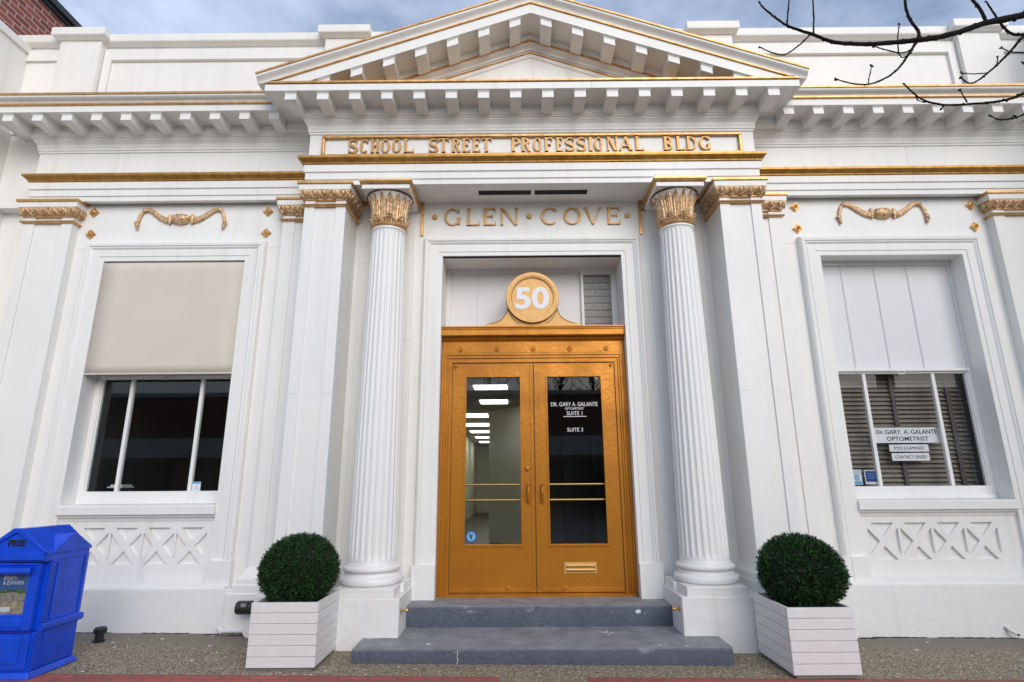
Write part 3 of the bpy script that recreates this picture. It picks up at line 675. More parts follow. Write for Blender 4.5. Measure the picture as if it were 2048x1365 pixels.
# ---- columns
def column(cx, cy):
    root_b = MB()
    NF = 24
    zs = [.672, .69, .705, .72, .735, .75] + [.75 + (3.86 - .75) * k / 16 for k in range(1, 17)] + [3.868, 3.876, 3.884, 3.890]
    prof = []
    for z in zs:
        k = (z - .672) / (3.89 - .672); r = .2165 - .046 * (k ** 1.35); prof.append((r, z))
    def mod(k, t, z):
        u = (t * NF) % 1.0
        if u < .12 or u > .88: return 1.0
        q = (u - .5) / .38; d = math.sqrt(max(0, 1 - q * q))
        e = 1.0
        if z < .75: e = max(0, min(1, (z - .70) / .045))
        if z > 3.84: e = max(0, min(1, (3.878 - z) / .038))
        return 1 - .062 * d * math.sqrt(e)
    prof = [(.2255, .655), (.222, .662)] + prof + [(.175, 3.896), (.182, 3.903), (.182, 3.920), (.172, 3.926)]
    sh = MB(); sh.lathe(prof, cx, cy, NF * 10, lambda k, t, z: mod(k, t, z) if .69 < z < 3.888 else 1.0)
    shaft = sh.build('column', M['column'], bank, smooth=True, angle=40)
    shaft['label'] = 'round fluted column with gilded leaf capital'
    ba = MB()
    def tor(rc, zc, rr, n=10): return [(rc + rr * math.cos(R(-90 + 180 * i / n)), zc + rr * math.sin(R(-90 + 180 * i / n))) for i in range(n + 1)]
    ba.lathe([(.20, .488)] + tor(.247, .525, .036) + [(.247, .564), (.24, .571), (.236, .582), (.238, .592), (.245, .597)] + tor(.233, .622, .024) + [(.233, .648), (.228, .65), (.227, .660), (.18, .661)], cx, cy, 64)
    ba.build('base', M['column'], shaft, smooth=True, angle=50)
    # capital: pale bell, tall gilded blades, a ring of small acanthus leaves, necking ring
    be = MB(); be.lathe([(.15, 3.92), (.150, 4.0), (.152, 4.08), (.160, 4.15), (.178, 4.21), (.206, 4.255), (.232, 4.283), (.238, 4.29), (.238, 4.30), (.2, 4.301)], cx, cy, 48)
    be.build('capital_bell', M['column'], shaft, smooth=True, angle=60)
    be = MB(); be.lathe([(.152, 3.92), (.155, 4.0), (.157, 4.08), (.164, 4.14), (.174, 4.18), (.165, 4.185)], cx, cy, 48); be.build('gilded_bell', M['goldrelief'], shaft, smooth=True, angle=60)
    rg = MB()
    rg.tube([(cx + .177 * math.cos(R(i * 10)), cy + .177 * math.sin(R(i * 10)), 3.938) for i in range(37)], .016, 8)
    rg.build('gilded_ring', G, shaft, smooth=True)
    rim = MB(); rim.lathe([(.23, 4.284), (.246, 4.287), (.246, 4.299), (.23, 4.3)], cx, cy, 48); rim.build('capital_rim', M['seam'], shaft, smooth=True)
    lv = MB(); NB = 16
    for i in range(NB):
        a = 2 * math.pi * (i + .5) / NB
        rows = []
        for k in range(11):
            t = k / 10; z = 3.955 + .32 * math.sin(t * 1.5) / math.sin(1.5)
            rb = .160 + .010 * t + .070 * t ** 2.8
            wd = (.031 + .004 * math.sin(math.pi * t)) * (1 if t < .5 else max(.05, 1 - ((t - .5) / .5) ** 2.0))
            for q, lift in ((-1, 0), (-.55, .006), (-.12, .003), (0, .013), (.12, .003), (.55, .006), (1, 0)):
                aa = a + q * wd / rb * 1.0
                rr = rb + lift
                rows.append((cx + rr * math.cos(aa), cy + rr * math.sin(aa), z - (.004 if abs(q) == 1 else 0)))
        f = []
        for k in range(10):
            for j in range(6): f.append((k * 7 + j, k * 7 + j + 1, (k + 1) * 7 + j + 1, (k + 1) * 7 + j))
        lv.add(rows, f)
    o = lv.build('capital_leaf', M['goldrelief'], shaft, smooth=True, angle=25)
    md = o.modifiers.new('thick', 'SOLIDIFY'); md.thickness = .008; md.offset = -1
    # acanthus ring
    ac = MB(); rnd = random.Random(3)
    for i in range(8):
        a = 2 * math.pi * (i + .25) / 8; ca, sa = math.cos(a), math.sin(a)
        def pt(r, t, z): return (cx + (r) * ca - t * sa, cy + (r) * sa + t * ca, z)
        for k in range(5):
            ww = (.052, .058, .050, .036, .02)[k]
            for q in (-1, -.5, 0, .5, 1):
                ac.ball(pt(.168 + .010 * k ** 1.1 * .6 + (.004 if q == 0 else 0) - abs(q) * .006, q * ww, 3.962 + k * .019 + rnd.uniform(-.003, .003)), (.013, .013, .012), 7, 5, .15)
        ac.ball(pt(.195, 0, 4.047), (.022, .022, .012), 8, 6, .15); ac.ball(pt(.197, .018, 4.041), (.013, .013, .010), 7, 5, .1); ac.ball(pt(.197, -.018, 4.041), (.013, .013, .010), 7, 5, .1)
    ac.build('acanthus_leaf', M['goldrelief'], shaft, smooth=True, angle=50)
    # abacus and its gilded crown
    ab = MB(); ab.box(cx - .246, cx + .246, cy - .246, cy + .29, 4.300, 4.348); ab.build('abacus', W, shaft, bevel=.004)
    gb = MB(); gb.sweep([(-.03, 4.347), (.0, 4.347), (.012, 4.356), (.018, 4.370), (.022, 4.378), (.022, 4.397), (-.03, 4.398)], [(cx - .25, cy + .28), (cx - .25, cy - .25), (cx + .25, cy - .25), (cx + .25, cy + .28)])
    gb.build('gilded_fillet', G, shaft)
    tp = MB(); tp.box(cx - .252, cx + .252, cy - .252, cy + .28, 4.398, 4.4335); tp.build('abacus', W, shaft)
    return shaft
for s in SX:
    col_ = column(s * 1.515, -.22)
    pb = MB(); pb.box(s * 1.19, s * 1.83, -.56, .11, -.06, .412); pb.box(s * 1.83, s * 1.96, -.40, .11, -.06, .41)
    pb.build('pedestal', M['stucco'], col_, bevel=.008)
    pb = MB(); pb.box(s * 1.243, s * 1.757, -.545, .06, .411, .489); pb.box(s * 1.21, s * 1.30, -.25, .06, .411, .486)
    pb.build('pedestal_slab', M['white'], col_, bevel=.006)
    # brass knob on the inner cheek of the pedestal
    kn = MB(); sgn = -s
    prof = [(.001, 0), (.022, 0), (.022, .004), (.008, .010), (.007, .035), (.010, .040), (.016, .044), (.016, .060), (.011, .066), (.001, .067)]
    kn.lathe(prof, 0, 0, 16); kn.v = [(s * 1.19 + sgn * z, -.475 + x, .305 + y) for x, y, z in kn.v]
    kn.build('brass_knob', M['brass'], col_, smooth=True, angle=40)

# ---- swags and rosettes on the wings
for s in SX:
    cx = s * 3.925; yw = .10
    conv = lambda px, py: ((px - 975) / 8.904 * .00568, 4.246 - (py - 370) / 8.904 * .0061)
    rope = [(750, 390), (680, 372), (600, 335), (520, 280), (450, 232), (390, 200), (345, 192), (310, 208)]
    drop = [(310, 208), (268, 245), (235, 310), (222, 380), (214, 420)]
    mb = MB()
    mb.ball((cx, yw - .012, 4.248), (.112, .06, .064), 20, 12, .06)
    rr = random.Random(11)
    for k in range(46):
        a = rr.uniform(-.09, .09); b_ = rr.uniform(-.9, .9); h = .062 * math.sqrt(max(.05, 1 - (a / .115) ** 2))
        mb.ball((cx + a, yw - .012 - .05 * math.cos(b_) * math.sqrt(max(.05, 1 - (a / .1) ** 2)), 4.248 + h * math.sin(b_)), (.017, .014, .013), 6, 5, .2)
    sw = mb.build('swag', M['goldrelief'], bank, smooth=True, angle=60)
    sw['label'] = 'gilded plaster festoon above the window'
    for q in SX:
        mb = MB()
        mb.tube([(cx + q * .125, yw - .02, 4.248 + dz) for dz in (-.06, -.02, .02, .06)], [.014, .023, .023, .014], 8)
        P1 = [(cx + q * -conv(a, b_)[0], conv(a, b_)[1]) for a, b_ in rope]
        n = len(P1)
        for off, rad in ((.019, .0175), (-.019, .0175), (-.001, .013)):
            mb.tube([(x, yw - .014 - (.006 if off == -.001 else 0), z + off * (1 - .5 * i / n)) for i, (x, z) in enumerate(P1)], [rad * (1.15 - .45 * i / n) for i in range(n)], 8)
        kx, kz = P1[-1]; mb.ball((kx, yw - .016, kz), (.028, .026, .026), 10, 8, .1)
        P2 = [(cx + q * -conv(a, b_)[0], conv(a, b_)[1]) for a, b_ in drop]
        mb.tube([(x, yw - .012, z) for x, z in P2], [.013, .018, .021, .019, .018], 8)
        for t in range(16):
            u = t / 15; tx = cx + q * -conv(196 + 28 * u, 0)[0]; tz = conv(0, 415 + 125 * u)[1]
            mb.ball((tx + rr.uniform(-.016, .016) * (1.2 - u), yw - .014 - rr.uniform(0, .012), tz), (.019 - .008 * u,) * 3, 6, 5, .2)
        mb.build('festoon_rope', M['goldrelief'], sw, smooth=True, angle=60)
    for x, z in ((4.93, 4.343), (4.925, 4.078), (2.962, 4.337), (2.960, 4.075)):
        mb = MB(); h = .058
        mb.prism([(s * x - h, z), (s * x, z - h), (s * x + h, z), (s * x, z + h)], 'y', .085, .101); h = .050
        mb.hexa([(s * x - h, .085, z), (s * x, .085, z - h), (s * x + h, .085, z), (s * x, .085, z + h)], [(s * x - h * .8, .070, z), (s * x, .070, z - h * .8), (s * x + h * .8, .070, z), (s * x, .070, z + h * .8)])
        mb.tube([(s * x + .018 * math.cos(R(i * 30)), .067, z + .018 * math.sin(R(i * 30))) for i in range(13)], .0055, 6); mb.ball((s * x, .068, z), .009, 8, 6)
        mb.build('rosette', G, bank)

# ---- lattice aprons under the windows
for s in SX:
    b = MB(); yf, yr = .10, .128
    for k in range(4):
        x0 = s * 3.215 + s * .3225 * k; x1 = x0 + s * .3225; a, c = min(x0, x1), max(x0, x1); z0, z1 = .60, .965
        mxx, mzz = (a + c) / 2, (z0 + z1) / 2; e = .012; zz0, zz1 = z0 + .014, z1 - .014; ww = .030
        # four triangles between the diagonal bars
        Cn = [(a, z0), (c, z0), (c, z1), (a, z1)]
        ih = [(a + e, zz0), (c - e, zz0), (c - e, zz1), (a + e, zz1)]
        hx, hz = (c - a) / 2 - e, (zz1 - zz0) / 2; l = math.hypot(hx, hz); ox, oz = ww * l / hz, ww * l / hx
        tri = [[(ih[0][0] + ox, zz0), (ih[1][0] - ox, zz0), (mxx, mzz - oz)], [(c - e, zz0 + oz), (c - e, zz1 - oz), (mxx + ox, mzz)],
               [(ih[2][0] - ox, zz1), (ih[3][0] + ox, zz1), (mxx, mzz + oz)], [(a + e, zz1 - oz), (a + e, zz0 + oz), (mxx - ox, mzz)]]
        P = lambda p, y=yf: (p[0], y, p[1])
        for i in range(4):
            t = tri[i]
            b.add([P(Cn[i]), P(Cn[(i + 1) % 4]), P(t[1]), P(t[0])], [(0, 1, 2, 3)])
            pv = tri[i - 1]
            b.add([P(Cn[i]), P(t[0]), P(t[2]), P((mxx, mzz)), P(pv[2]), P(pv[1])], [(0, 1, 2, 3, 4, 5)])
            b.add([P(t[0]), P(t[1]), P(t[2]), P(t[0], yr), P(t[1], yr), P(t[2], yr)], [(0, 1, 4, 3), (1, 2, 5, 4), (2, 0, 3, 5), (3, 4, 5)])
    b.build('lattice_panel', W, bank)

# ---- windows
for s in SX:
    c = s * 3.923
    X = lambda d: c + d
    # moulded surround: swept round the opening (profile: distance out from the opening, y)
    b = MB()
    prof = [(-.002, .12), (-.002, .062), (.045, .062), (.050, .054), (.128, .054), (.134, .048), (.146, .038), (.158, .044), (.166, .030), (.192, .028), (.208, .040), (.216, .060), (.216, .12)]
    pts = [(X(-.776), .655), (X(-.776), 3.745), (X(.776), 3.745), (X(.776), .655)]
    sgnx = (-1, -1, 1, 1); rows = []
    for i, (x, z) in enumerate(pts):
        for d, y in prof: rows.append((x + sgnx[i] * d, y, z + (d if i in (1, 2) else 0)))
    m = len(prof); f = []
    for i in range(3):
        for k in range(m):
            l = (k + 1) % m; f.append((i * m + k, (i + 1) * m + k, (i + 1) * m + l, i * m + l))
    f += [tuple(range(m)), tuple(3 * m + k for k in range(m))[::-1]]
    b.add(rows, f)
    for q in SX:                                # plain blocks at the foot
        b.box(X(q * .772), X(q * 1.0), .026, .11, .41, .655); b.box(X(q * .80), X(q * .93), .020, .03, .41, .648)
    win = b.build('window', W, bank); win['label'] = 'window with roller shade' if s < 0 else 'window with venetian blind and hanging signs'
    # reveal jambs, sill, sash
    b = MB(); b.prism([(.33, 1.09), (.036, 1.075), (.030, 1.08), (.030, 1.150), (.05, 1.163), (.33, 1.175)], 'x', X(-.775), X(.775))
    b.prism([(.105, 1.0905), (.050, 1.0905), (.058, 1.055), (.085, 1.045), (.092, 1.015), (.105, 1.01)], 'x', X(-.775), X(.775))
    b.build('sill', W, win)
    b = MB()
    ya, yb_ = .262, .31
    b.box(X(-.7755), X(-.712), ya, yb_, 1.168, 2.512); b.box(X(.712), X(.7755), ya, yb_, 1.168, 2.512)
    b.box(X(-.730), X(-.700), ya + .014, yb_, 1.168, 2.511); b.box(X(.700), X(.730), ya + .014, yb_, 1.168, 2.511)
    b.prism([(ya - .045, 1.172), (ya - .045, 1.205), (ya - .02, 1.215), (ya - .018, 1.283), (ya, 1.296), (yb_, 1.296), (yb_, 1.172)], 'x', X(-.712), X(.712))
    b.box(X(-.712), X(.712), ya, yb_, 2.462, 2.51)
    b.box(X(-.735), X(.735), ya - .03, ya, 2.483, 2.512)
    for xm in ((-.385, .352) if s > 0 else (-.385, .368)): b.box(X(xm - .018), X(xm + .018), ya + .004, yb_, 1.296, 2.462)
    b.build('sash', M['white'], win, bevel=.003)
    b = MB(); b.tube([(X(-.03), ya - .032, 2.482), (X(-.028), ya - .034, 2.452), (X(.028), ya - .034, 2.452), (X(.03), ya - .032, 2.482)], .006, 6); b.build('sash_lift', M['white'], win)
    b = MB(); b.box(X(-.705), X(.705), .288, .294, 1.29, 2.47); b.build('pane', M['glass'], win)
    # boarded upper light with cover strips
    b = MB(); b.box(X(-.774), X(.774), .285, .30, 2.51, 3.744); up = b.build('upper_panel', M['panelwhite'], win)
    b = MB()
    for xm in (-.44, -.07, .295): b.box(X(xm - .012), X(xm + .012), .277, .286, 2.512, 3.70); b.box(X(xm - .004), X(xm + .004), .273, .278, 2.512, 3.70)
    b.box(X(-.773), X(.773), .245, .285, 3.705, 3.7445)
    for q in SX: b.box(X(q * .745), X(q * .775), .262, .285, 2.512, 3.705)
    b.build('cover_strip', M['panelwhite'], up)
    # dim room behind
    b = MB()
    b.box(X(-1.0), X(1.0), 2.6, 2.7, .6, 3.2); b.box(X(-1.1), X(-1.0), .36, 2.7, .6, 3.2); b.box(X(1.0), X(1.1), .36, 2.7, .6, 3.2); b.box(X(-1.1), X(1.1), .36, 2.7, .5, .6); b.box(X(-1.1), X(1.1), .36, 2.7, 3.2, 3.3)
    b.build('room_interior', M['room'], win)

# ---- door surround
b = MB()
prof = [(0.0, .16), (0.0, .090), (.040, .090), (.046, .082), (.128, .082), (.134, .076), (.150, .064), (.160, .070), (.168, .056), (.186, .054), (.203, .066), (.21, .086), (.21, .16)]
pts = [(-.982, .597), (-.982, 3.783), (.982, 3.783), (.982, .597)]; sgnx = (-1, -1, 1, 1); rows = []
for i, (x, z) in enumerate(pts):
    for d, y in prof: rows.append((x + sgnx[i] * d, y, z + (d if i in (1, 2) else 0)))
m = len(prof); f = []
for i in range(3):
    for k in range(m):
        l = (k + 1) % m; f.append((i * m + k, (i + 1) * m + k, (i + 1) * m + l, i * m + l))
f += [tuple(range(m)), tuple(3 * m + k for k in range(m))[::-1]]
b.add(rows, f)
for q in SX: b.box(q * .979, q * 1.205, .050, .16, .275, .597)
dsur = b.build('door_surround', W, bank)

# ---- transom: boarded panel, vent, number disc
b = MB(); b.box(-.984, .984, .53, .56, 2.95, 3.79); tr = b.build('transom_panel', M['panelwhite'], bank)
b = MB()
b.box(-.984, .984, .49, .53, 3.735, 3.784); b.box(-.984, .984, .50, .53, 3.03, 3.072)
for x0, x1 in ((-.984, -.935), (.955, .984)): b.box(x0, x1, .495, .53, 3.03, 3.735)
for x in (-.62, -.30, .20): b.box(x - .011, x + .011, .521, .531, 3.07, 3.735); b.box(x - .003, x + .003, .517, .522, 3.07, 3.735)
b.build('cover_strip', M['panelwhite'], tr)
b = MB()
b.box(.575, .955, .492, .50, 3.705, 3.735); b.box(.575, .955, .492, .50, 3.070, 3.095); b.box(.575, .605, .492, .50, 3.095, 3.705); b.box(.925, .955, .492, .50, 3.095, 3.705)
for q in (.585, .945):
    for z in (3.2, 3.5): b.ball((q, .491, z), .006, 6, 5)
vent = b.build('vent_grille', M['panelwhite'], tr)
b = MB(); b.box(.605, .925, .526, .5295, 3.095, 3.705); b.build('vent_backing', M['black'], vent)
for k in range(7):
    z = 3.125 + k * .083
    b = MB(); b.prism([(.524, z), (.524, z + .010), (.504, z + .052), (.504, z + .042)], 'x', .605, .925); b.build('louvre', M['dustymesh'], vent)
b = MB()
for k in range(33): x = .605 + .32 * (k + .5) / 33; b.box(x - .0011, x + .0011, .500, .5016, 3.095, 3.705)
for k in range(62): z = 3.095 + .61 * (k + .5) / 62; b.box(.605, .925, .4985, .5001, z - .0011, z + .0011)
b.build('wire_mesh', M['galv'], vent)

SG = M['signgold']
b = MB()                                       # scrolled backboard of the number disc
outl = []
cz, rr_ = 3.320, .268
top = [(-.505, 2.985), (-.505, 3.035)]
for i in range(9): a = R(90 * i / 8); top.append((-.505 + .24 * math.sin(a) * 1.0, 3.035 + .20 * (1 - math.cos(a))))
top.append((-.262, 3.305)); 
arc = [(rr_ * math.cos(R(180 - 6 * i)), cz + rr_ * math.sin(R(180 - 6 * i))) for i in range(1, 30)]
poly = top + arc + [(-x, z) for x, z in top[::-1]]
b.prism(poly, 'y', .195, .225)
num = b.build('number_sign', SG, bank); num['label'] = 'round golden house number over the door'
b = MB()
def ring(mb, r0, r1, y0, y1, z, n=64):
    mb.lathe([(r0, 0), (r1, 0), (r1, 1), (r0, 1), (r0, 0)], 0, 0, n, cap=False)
    k0 = len(mb.v) - 5 * n
    for i in range(k0, len(mb.v)): q = mb.v[i]; mb.v[i] = (q[0], y1 + (y0 - y1) * q[2], z + q[1])
ring(b, .246, .286, .150, .20, cz); ring(b, .232, .247, .160, .20, cz)
for i in range(6): a = R(90 + 60 * i); b.ball((.266 * math.cos(a), .149, cz + .266 * math.sin(a)), .005, 6, 5)
b.build('rim', SG, num, smooth=True, angle=40)
b = MB(); b.lathe([(.001, 0), (.236, 0), (.236, 1), (.001, 1)], 0, 0, 64); b.v = [(x, .200 - z * .022, cz + y) for x, y, z in b.v]; b.build('disc', SG, num, smooth=True, angle=40)
b = MB(); ring(b, .2265, .2325, .1765, .20, cz); ring(b, .286, .291, .19, .20, cz); b.build('dark_groove', M['seam'], num)
b = MB()                                       # carved grooves of the scrolls
for q in SX:
    b.tube([(q * (.475 - .20 * math.sin(R(90 * i / 10)) - .0), .1945, 3.035 + .165 * (1 - math.cos(R(90 * i / 10)))) for i in range(11)], .0035, 6)
    b.tube([(q * (.275 - .135 * (i / 10) ** 1.1), .1945, 3.20 - .165 * math.sin(R(90 * i / 10))) for i in range(11)], .0035, 6)
b.build('carved_groove', M['seam'], num)
sans('50', -.003, .178, 3.202, .335, .004, 'number', M['whitetxt'], num, width=.372, bold=.010)

# ---- door frame
DG = M['doorgold']
b = MB()
b.prism([(.42, 2.885), (.150, 2.885), (.140, 2.895), (.140, 2.953), (.128, 2.957), (.128, 2.968), (.112, 2.972), (.112, 2.985), (.42, 2.99)], 'x', -.981, .981)
hood = b.build('door_frame', DG, bank)
b = MB()
b.box(-.979, .979, .235, .42, 2.795, 2.885); b.prism([(.26, 2.882), (.19, 2.882), (.20, 2.862), (.235, 2.84), (.245, 2.82), (.26, 2.82)], 'x', -.979, .979)
b.box(-.979, .979, .222, .42, 2.712, 2.795)
for q in SX:
    b.box(q * .955, q * .981, .205, .42, .287, 2.712); b.box(q * .925, q * .956, .220, .42, .287, 2.69); b.box(q * .905, q * .926, .232, .42, .287, 2.66); b.box(q * .870, q * .906, .246, .42, .287, 2.625)
b.box(-.956, .956, .2195, .42, 2.688, 2.712); b.box(-.926, .926, .2315, .42, 2.658, 2.688); b.box(-.906, .906, .2455, .42, 2.612, 2.658)
b.build('casing', DG, hood, bevel=.003)
for k in range(5):
    x = -.786 + .393 * k; b = MB()
    b.lathe([(.001, 0), (.026, 0), (.026, .008), (.020, .012), (.012, .010), (.010, .018), (.001, .020)], 0, 0, 18); b.v = [(x + px, .222 - pz, 2.752 + py) for px, py, pz in b.v]
    b.build('rosette', DG, hood, smooth=True, angle=40)
b = MB(); b.box(-.87, .87, .2605, .29, 2.6045, 2.6135); b.box(-.0045, .0045, .2612, .30, .32, 2.604)
for q in SX: b.box(q * .8645, q * .872, .2605, .29, .30, 2.606)
b.build('shadow_gap', M['seam'], hood)
b = MB(); b.box(-.955, .955, .17, .42, .284, .306); b.build('threshold', DG, hood)

# ---- the two door leaves
for s in SX:
    b = MB(); y0, y1 = .262, .305
    xi, xo = .0045, .866; ga, gb_ = .140, .722; z0, z1, gz0, gz1 = .312, 2.605, .752, 2.460
    L = lambda x: s * x
    b.box(L(xi), L(ga), y0, y1, z0, z1); b.box(L(gb_), L(xo), y0, y1, z0, z1); b.box(L(ga), L(gb_), y0, y1, z0, gz0); b.box(L(ga), L(gb_), y0, y1, gz1, z1)
    leaf = b.build('door', DG, bank); leaf['label'] = 'left golden door leaf with round sticker' if s < 0 else 'right golden door leaf with mail slot'
    b = MB()                                   # glazing beads
    for (a, c_, e, f_) in ((ga - .006, gb_ + .006, gz1 - .006, gz1 + .016), (ga - .012, gb_ + .012, gz0 - .016, gz0 + .008)): b.box(L(a), L(c_), y0 - .011, y0 + .01, e, f_)
    b.box(L(ga - .012), L(ga + .006), y0 - .010, y0 + .01, gz0 + .008, gz1 - .006); b.box(L(gb_ - .006), L(gb_ + .012), y0 - .010, y0 + .01, gz0 + .008, gz1 - .006)
    b.box(L(.06), L(xo - .015), y0 - .004, y0, .318, .352)
    b.box(L(.006), L(.040), y0 - .006, y0, .36, 2.59)          # meeting stile plate
    b.build('moulding', DG, leaf, bevel=.002)
    b = MB()                                   # studs on the meeting stile
    for k in range(24): b.ball((L(.047), y0 - .001, .42 + k * .09), .005, 6, 5)
    for k in range(24): b.ball((L(.075), y0 - .001, .40 + k * .045), .003, 6, 4)
    b.build('stud', DG, leaf, smooth=True)
    b = MB(); b.box(L(ga), L(gb_), .280, .286, gz0, gz1); b.build('pane', M['glass'], leaf)
    for zz, q in ((1.337, .004), (1.183, 0)):
        b = MB(); b.cyl((L(ga - .01), .335, zz), (L(gb_ + .01), .335, zz), .0115, 14); b.build('push_bar', M['brass'], leaf, smooth=True, angle=50)
    b = MB(); b.tube([(L(.072), y0, 1.335), (L(.072), y0 - .03, 1.327), (L(.072), y0 - .046, 1.30), (L(.072), y0 - .05, 1.25), (L(.072), y0 - .046, 1.20), (L(.072), y0 - .03, 1.173), (L(.072), y0, 1.165)], [.009, .011, .013, .014, .013, .011, .009], 12)
    b.ball((L(.072), y0 - .001, 1.345), (.015, .008, .018)); b.ball((L(.072), y0 - .001, 1.157), (.015, .008, .018))
    b.build('pull_handle', DG, leaf, smooth=True, angle=60)
    b = MB(); b.lathe([(.001, 0), (.020, 0), (.020, .012), (.001, .014)], 0, 0, 14); b.v = [(L(.835) + x, y0 - z, 2.585 + y) for x, y, z in b.v]; b.cyl((L(.835), y0 - .012, 2.60), (L(.835), y0 - .012, 2.56), .011, 12)
    b.build('hinge', DG, leaf, smooth=True, angle=40)
    b = MB(); b.box(L(.255), L(.30), y0 - .016, y0, .345, .368); b.box(L(.265), L(.29), y0 - .022, y0 - .016, .337, .355); b.build('door_stop', DG, leaf, bevel=.002)
    if s < 0:
        b = MB(); b.lathe([(.001, 0), (.026, 0), (.026, .006), (.017, .010), (.016, .018), (.001, .020)], 0, 0, 20); b.v = [(-.080 + x, y0 - z, 1.494 + y) for x, y, z in b.v]; b.build('lock', DG, leaf, smooth=True, angle=40)
        b = MB(); b.lathe([(.001, 0), (.055, 0), (.055, 1), (.001, 1)], 0, 0, 32); b.v = [(-.651 + x, .2795 - z * .001, .833 + y) for x, y, z in b.v]; st = b.build('round_sticker', M['stickernavy'], leaf)
        b = MB(); b.lathe([(.001, 0), (.046, 0), (.046, 1), (.001, 1)], 0, 0, 32); b.v = [(-.651 + x, .2785 - z * .001, .833 + y) for x, y, z in b.v]; b.build('sticker_field', M['stickerblue'], leaf)
        b = MB(); b.tube([(-.668, .277, .862), (-.660, .277, .845), (-.652, .277, .828), (-.648, .277, .806)], [.003, .006, .009, .003], 6); b.tube([(-.655, .277, .838), (-.640, .277, .846), (-.632, .277, .852)], [.006, .004, .002], 6); b.build('sticker_bird', M['blacktxt'], leaf)
    else:
        b = MB(); b.box(.274, .597, y0 - .006, y0, .484, .586); sl = b.build('mail_slot', M['signgold'], leaf, bevel=.003)
        b = MB(); b.box(.290, .581, y0 - .018, y0 - .005, .540, .566); b.box(.290, .581, y0 - .018, y0 - .005, .500, .526); b.build('slot_flap', M['brass'], sl, bevel=.005) if False else b.build('slot_flap', M['brass'], leaf, bevel=.005)
        for tx, zz, sz, wd in (('DR. GARY A. GALANTE', 2.140, .062, .495), ('OPTOMETRIST', 2.103, .034, .20), ('SUITE 1', 2.045, .058, .165), ('SUITE 3', 1.872, .058, .165)):
            sans(tx, .430, .2798, zz, sz, .0012, 'lettering', M['whitetxt'], leaf, width=wd)
        b = MB(); b.box(.310, .555, .2786, .2798, 2.028, 2.034); b.build('lettering', M['whitetxt'], leaf)

# ---- corridor behind the doors
b = MB()
b.box(-1.75, -1.65, .6, 16, .2, 2.75); b.box(1.2, 1.3, .6, 5.4, .2, 2.75); b.box(-1.75, 1.3, 16, 16.1, .2, 2.75)
b.add([(-.70, 5.3, .3), (.05, 4.2, .3), (.05, 4.2, 2.7), (-.70, 5.3, 2.7), (-.62, 5.4, .3), (.12, 4.3, .3), (.12, 4.3, 2.7), (-.62, 5.4, 2.7)], [(0, 1, 2, 3), (4, 7, 6, 5), (0, 4, 5, 1), (3, 2, 6, 7), (0, 3, 7, 4), (1, 5, 6, 2)])
b.box(-.62, -.55, 5.4, 16, .2, 2.7)
cor = b.build('corridor_wall', M['corridor'], bank)
b = MB(); b.box(-1.75, 1.3, .6, 16, 2.70, 2.8); b.build('corridor_ceiling', M['ceilingtile'], bank)
b = MB(); b.box(-1.75, 1.3, .43, 16, .15, .286); b.build('corridor_floor', M['floor'], bank)
b = MB(); b.box(.03, .08, .75, 4.25, .28, 2.70); b.box(.08, 1.2, 2.2, 2.3, .28, 2.70); b.box(-1.65, 1.2, .601, .61, 2.70, 3.0); b.build('light_block_partition', M['room'], bank)  # dividing wall added to keep light from behind the right door
b = MB(); b.box(.45, .85, 2.15, 2.198, .3, 2.1); b.build('inner_door', M['black'], bank)
for x0, x1, ya, yb_ in ((-.79, -.31, 2.20, 2.56), (-.79, -.32, 3.68, 4.12), (-1.25, -.75, 5.6, 6.2), (-1.4, -.8, 7.5, 8.1), (-1.4, -.8, 9.4, 10.0), (-1.4, -.8, 11.4, 12.0), (-1.4, -.8, 13.4, 14)):
    b = MB(); b.box(x0, x1, ya, yb_, 2.690, 2.704); b.build('ceiling_lamp', M['lamp'], bank)

# ---- parapet
b = MB()
YPAR = .15
b.box(-6.3, 6.3, YPAR, .6, 5.40, 6.66)
PP = [(-6.3, YPAR), (6.3, YPAR)]
b.sweep([(-.05, 6.385), (.02, 6.388), (.035, 6.40), (.035, 6.535), (.012, 6.55), (-.05, 6.55)], [(-5.17, YPAR), (-2.50, YPAR)])
b.sweep([(-.05, 6.385), (.02, 6.388), (.035, 6.40), (.035, 6.535), (.012, 6.55), (-.05, 6.55)], [(2.50, YPAR), (5.17, YPAR)])
for s in SX:
    b.box(s * 5.10, s * 5.19, YPAR - .0355, .3, 5.5, 6.548)
    b.box(s * 5.70, s * 6.3, YPAR - .03, .3, 6.40, 6.54)
b.sweep([(-.4, 6.60), (.03, 6.60), (.045, 6.612), (.07, 6.632), (.075, 6.645), (.075, 6.735), (-.4, 6.745)], PP)
par = b.build('parapet', W, bank)
for s in SX:
    for xa, xb in ((1.99, 2.47), (5.20, 5.70)):
        b = MB(); x0, x1 = sorted((s * xa, s * xb)); yf = YPAR - .10
        b.box(x0, x1, yf, .5, 5.40, 6.62)
        b.sweep([(-.06, 6.615), (.02, 6.617), (.04, 6.632), (.07, 6.65), (.075, 6.662), (.075, 6.752), (-.06, 6.76)], [(x0, .55), (x0, yf), (x1, yf), (x1, .55)])
        b.box(x0 - .01, x1 + .01, yf, .55, 6.62, 6.757)
        b.build('parapet_pier', W, par)

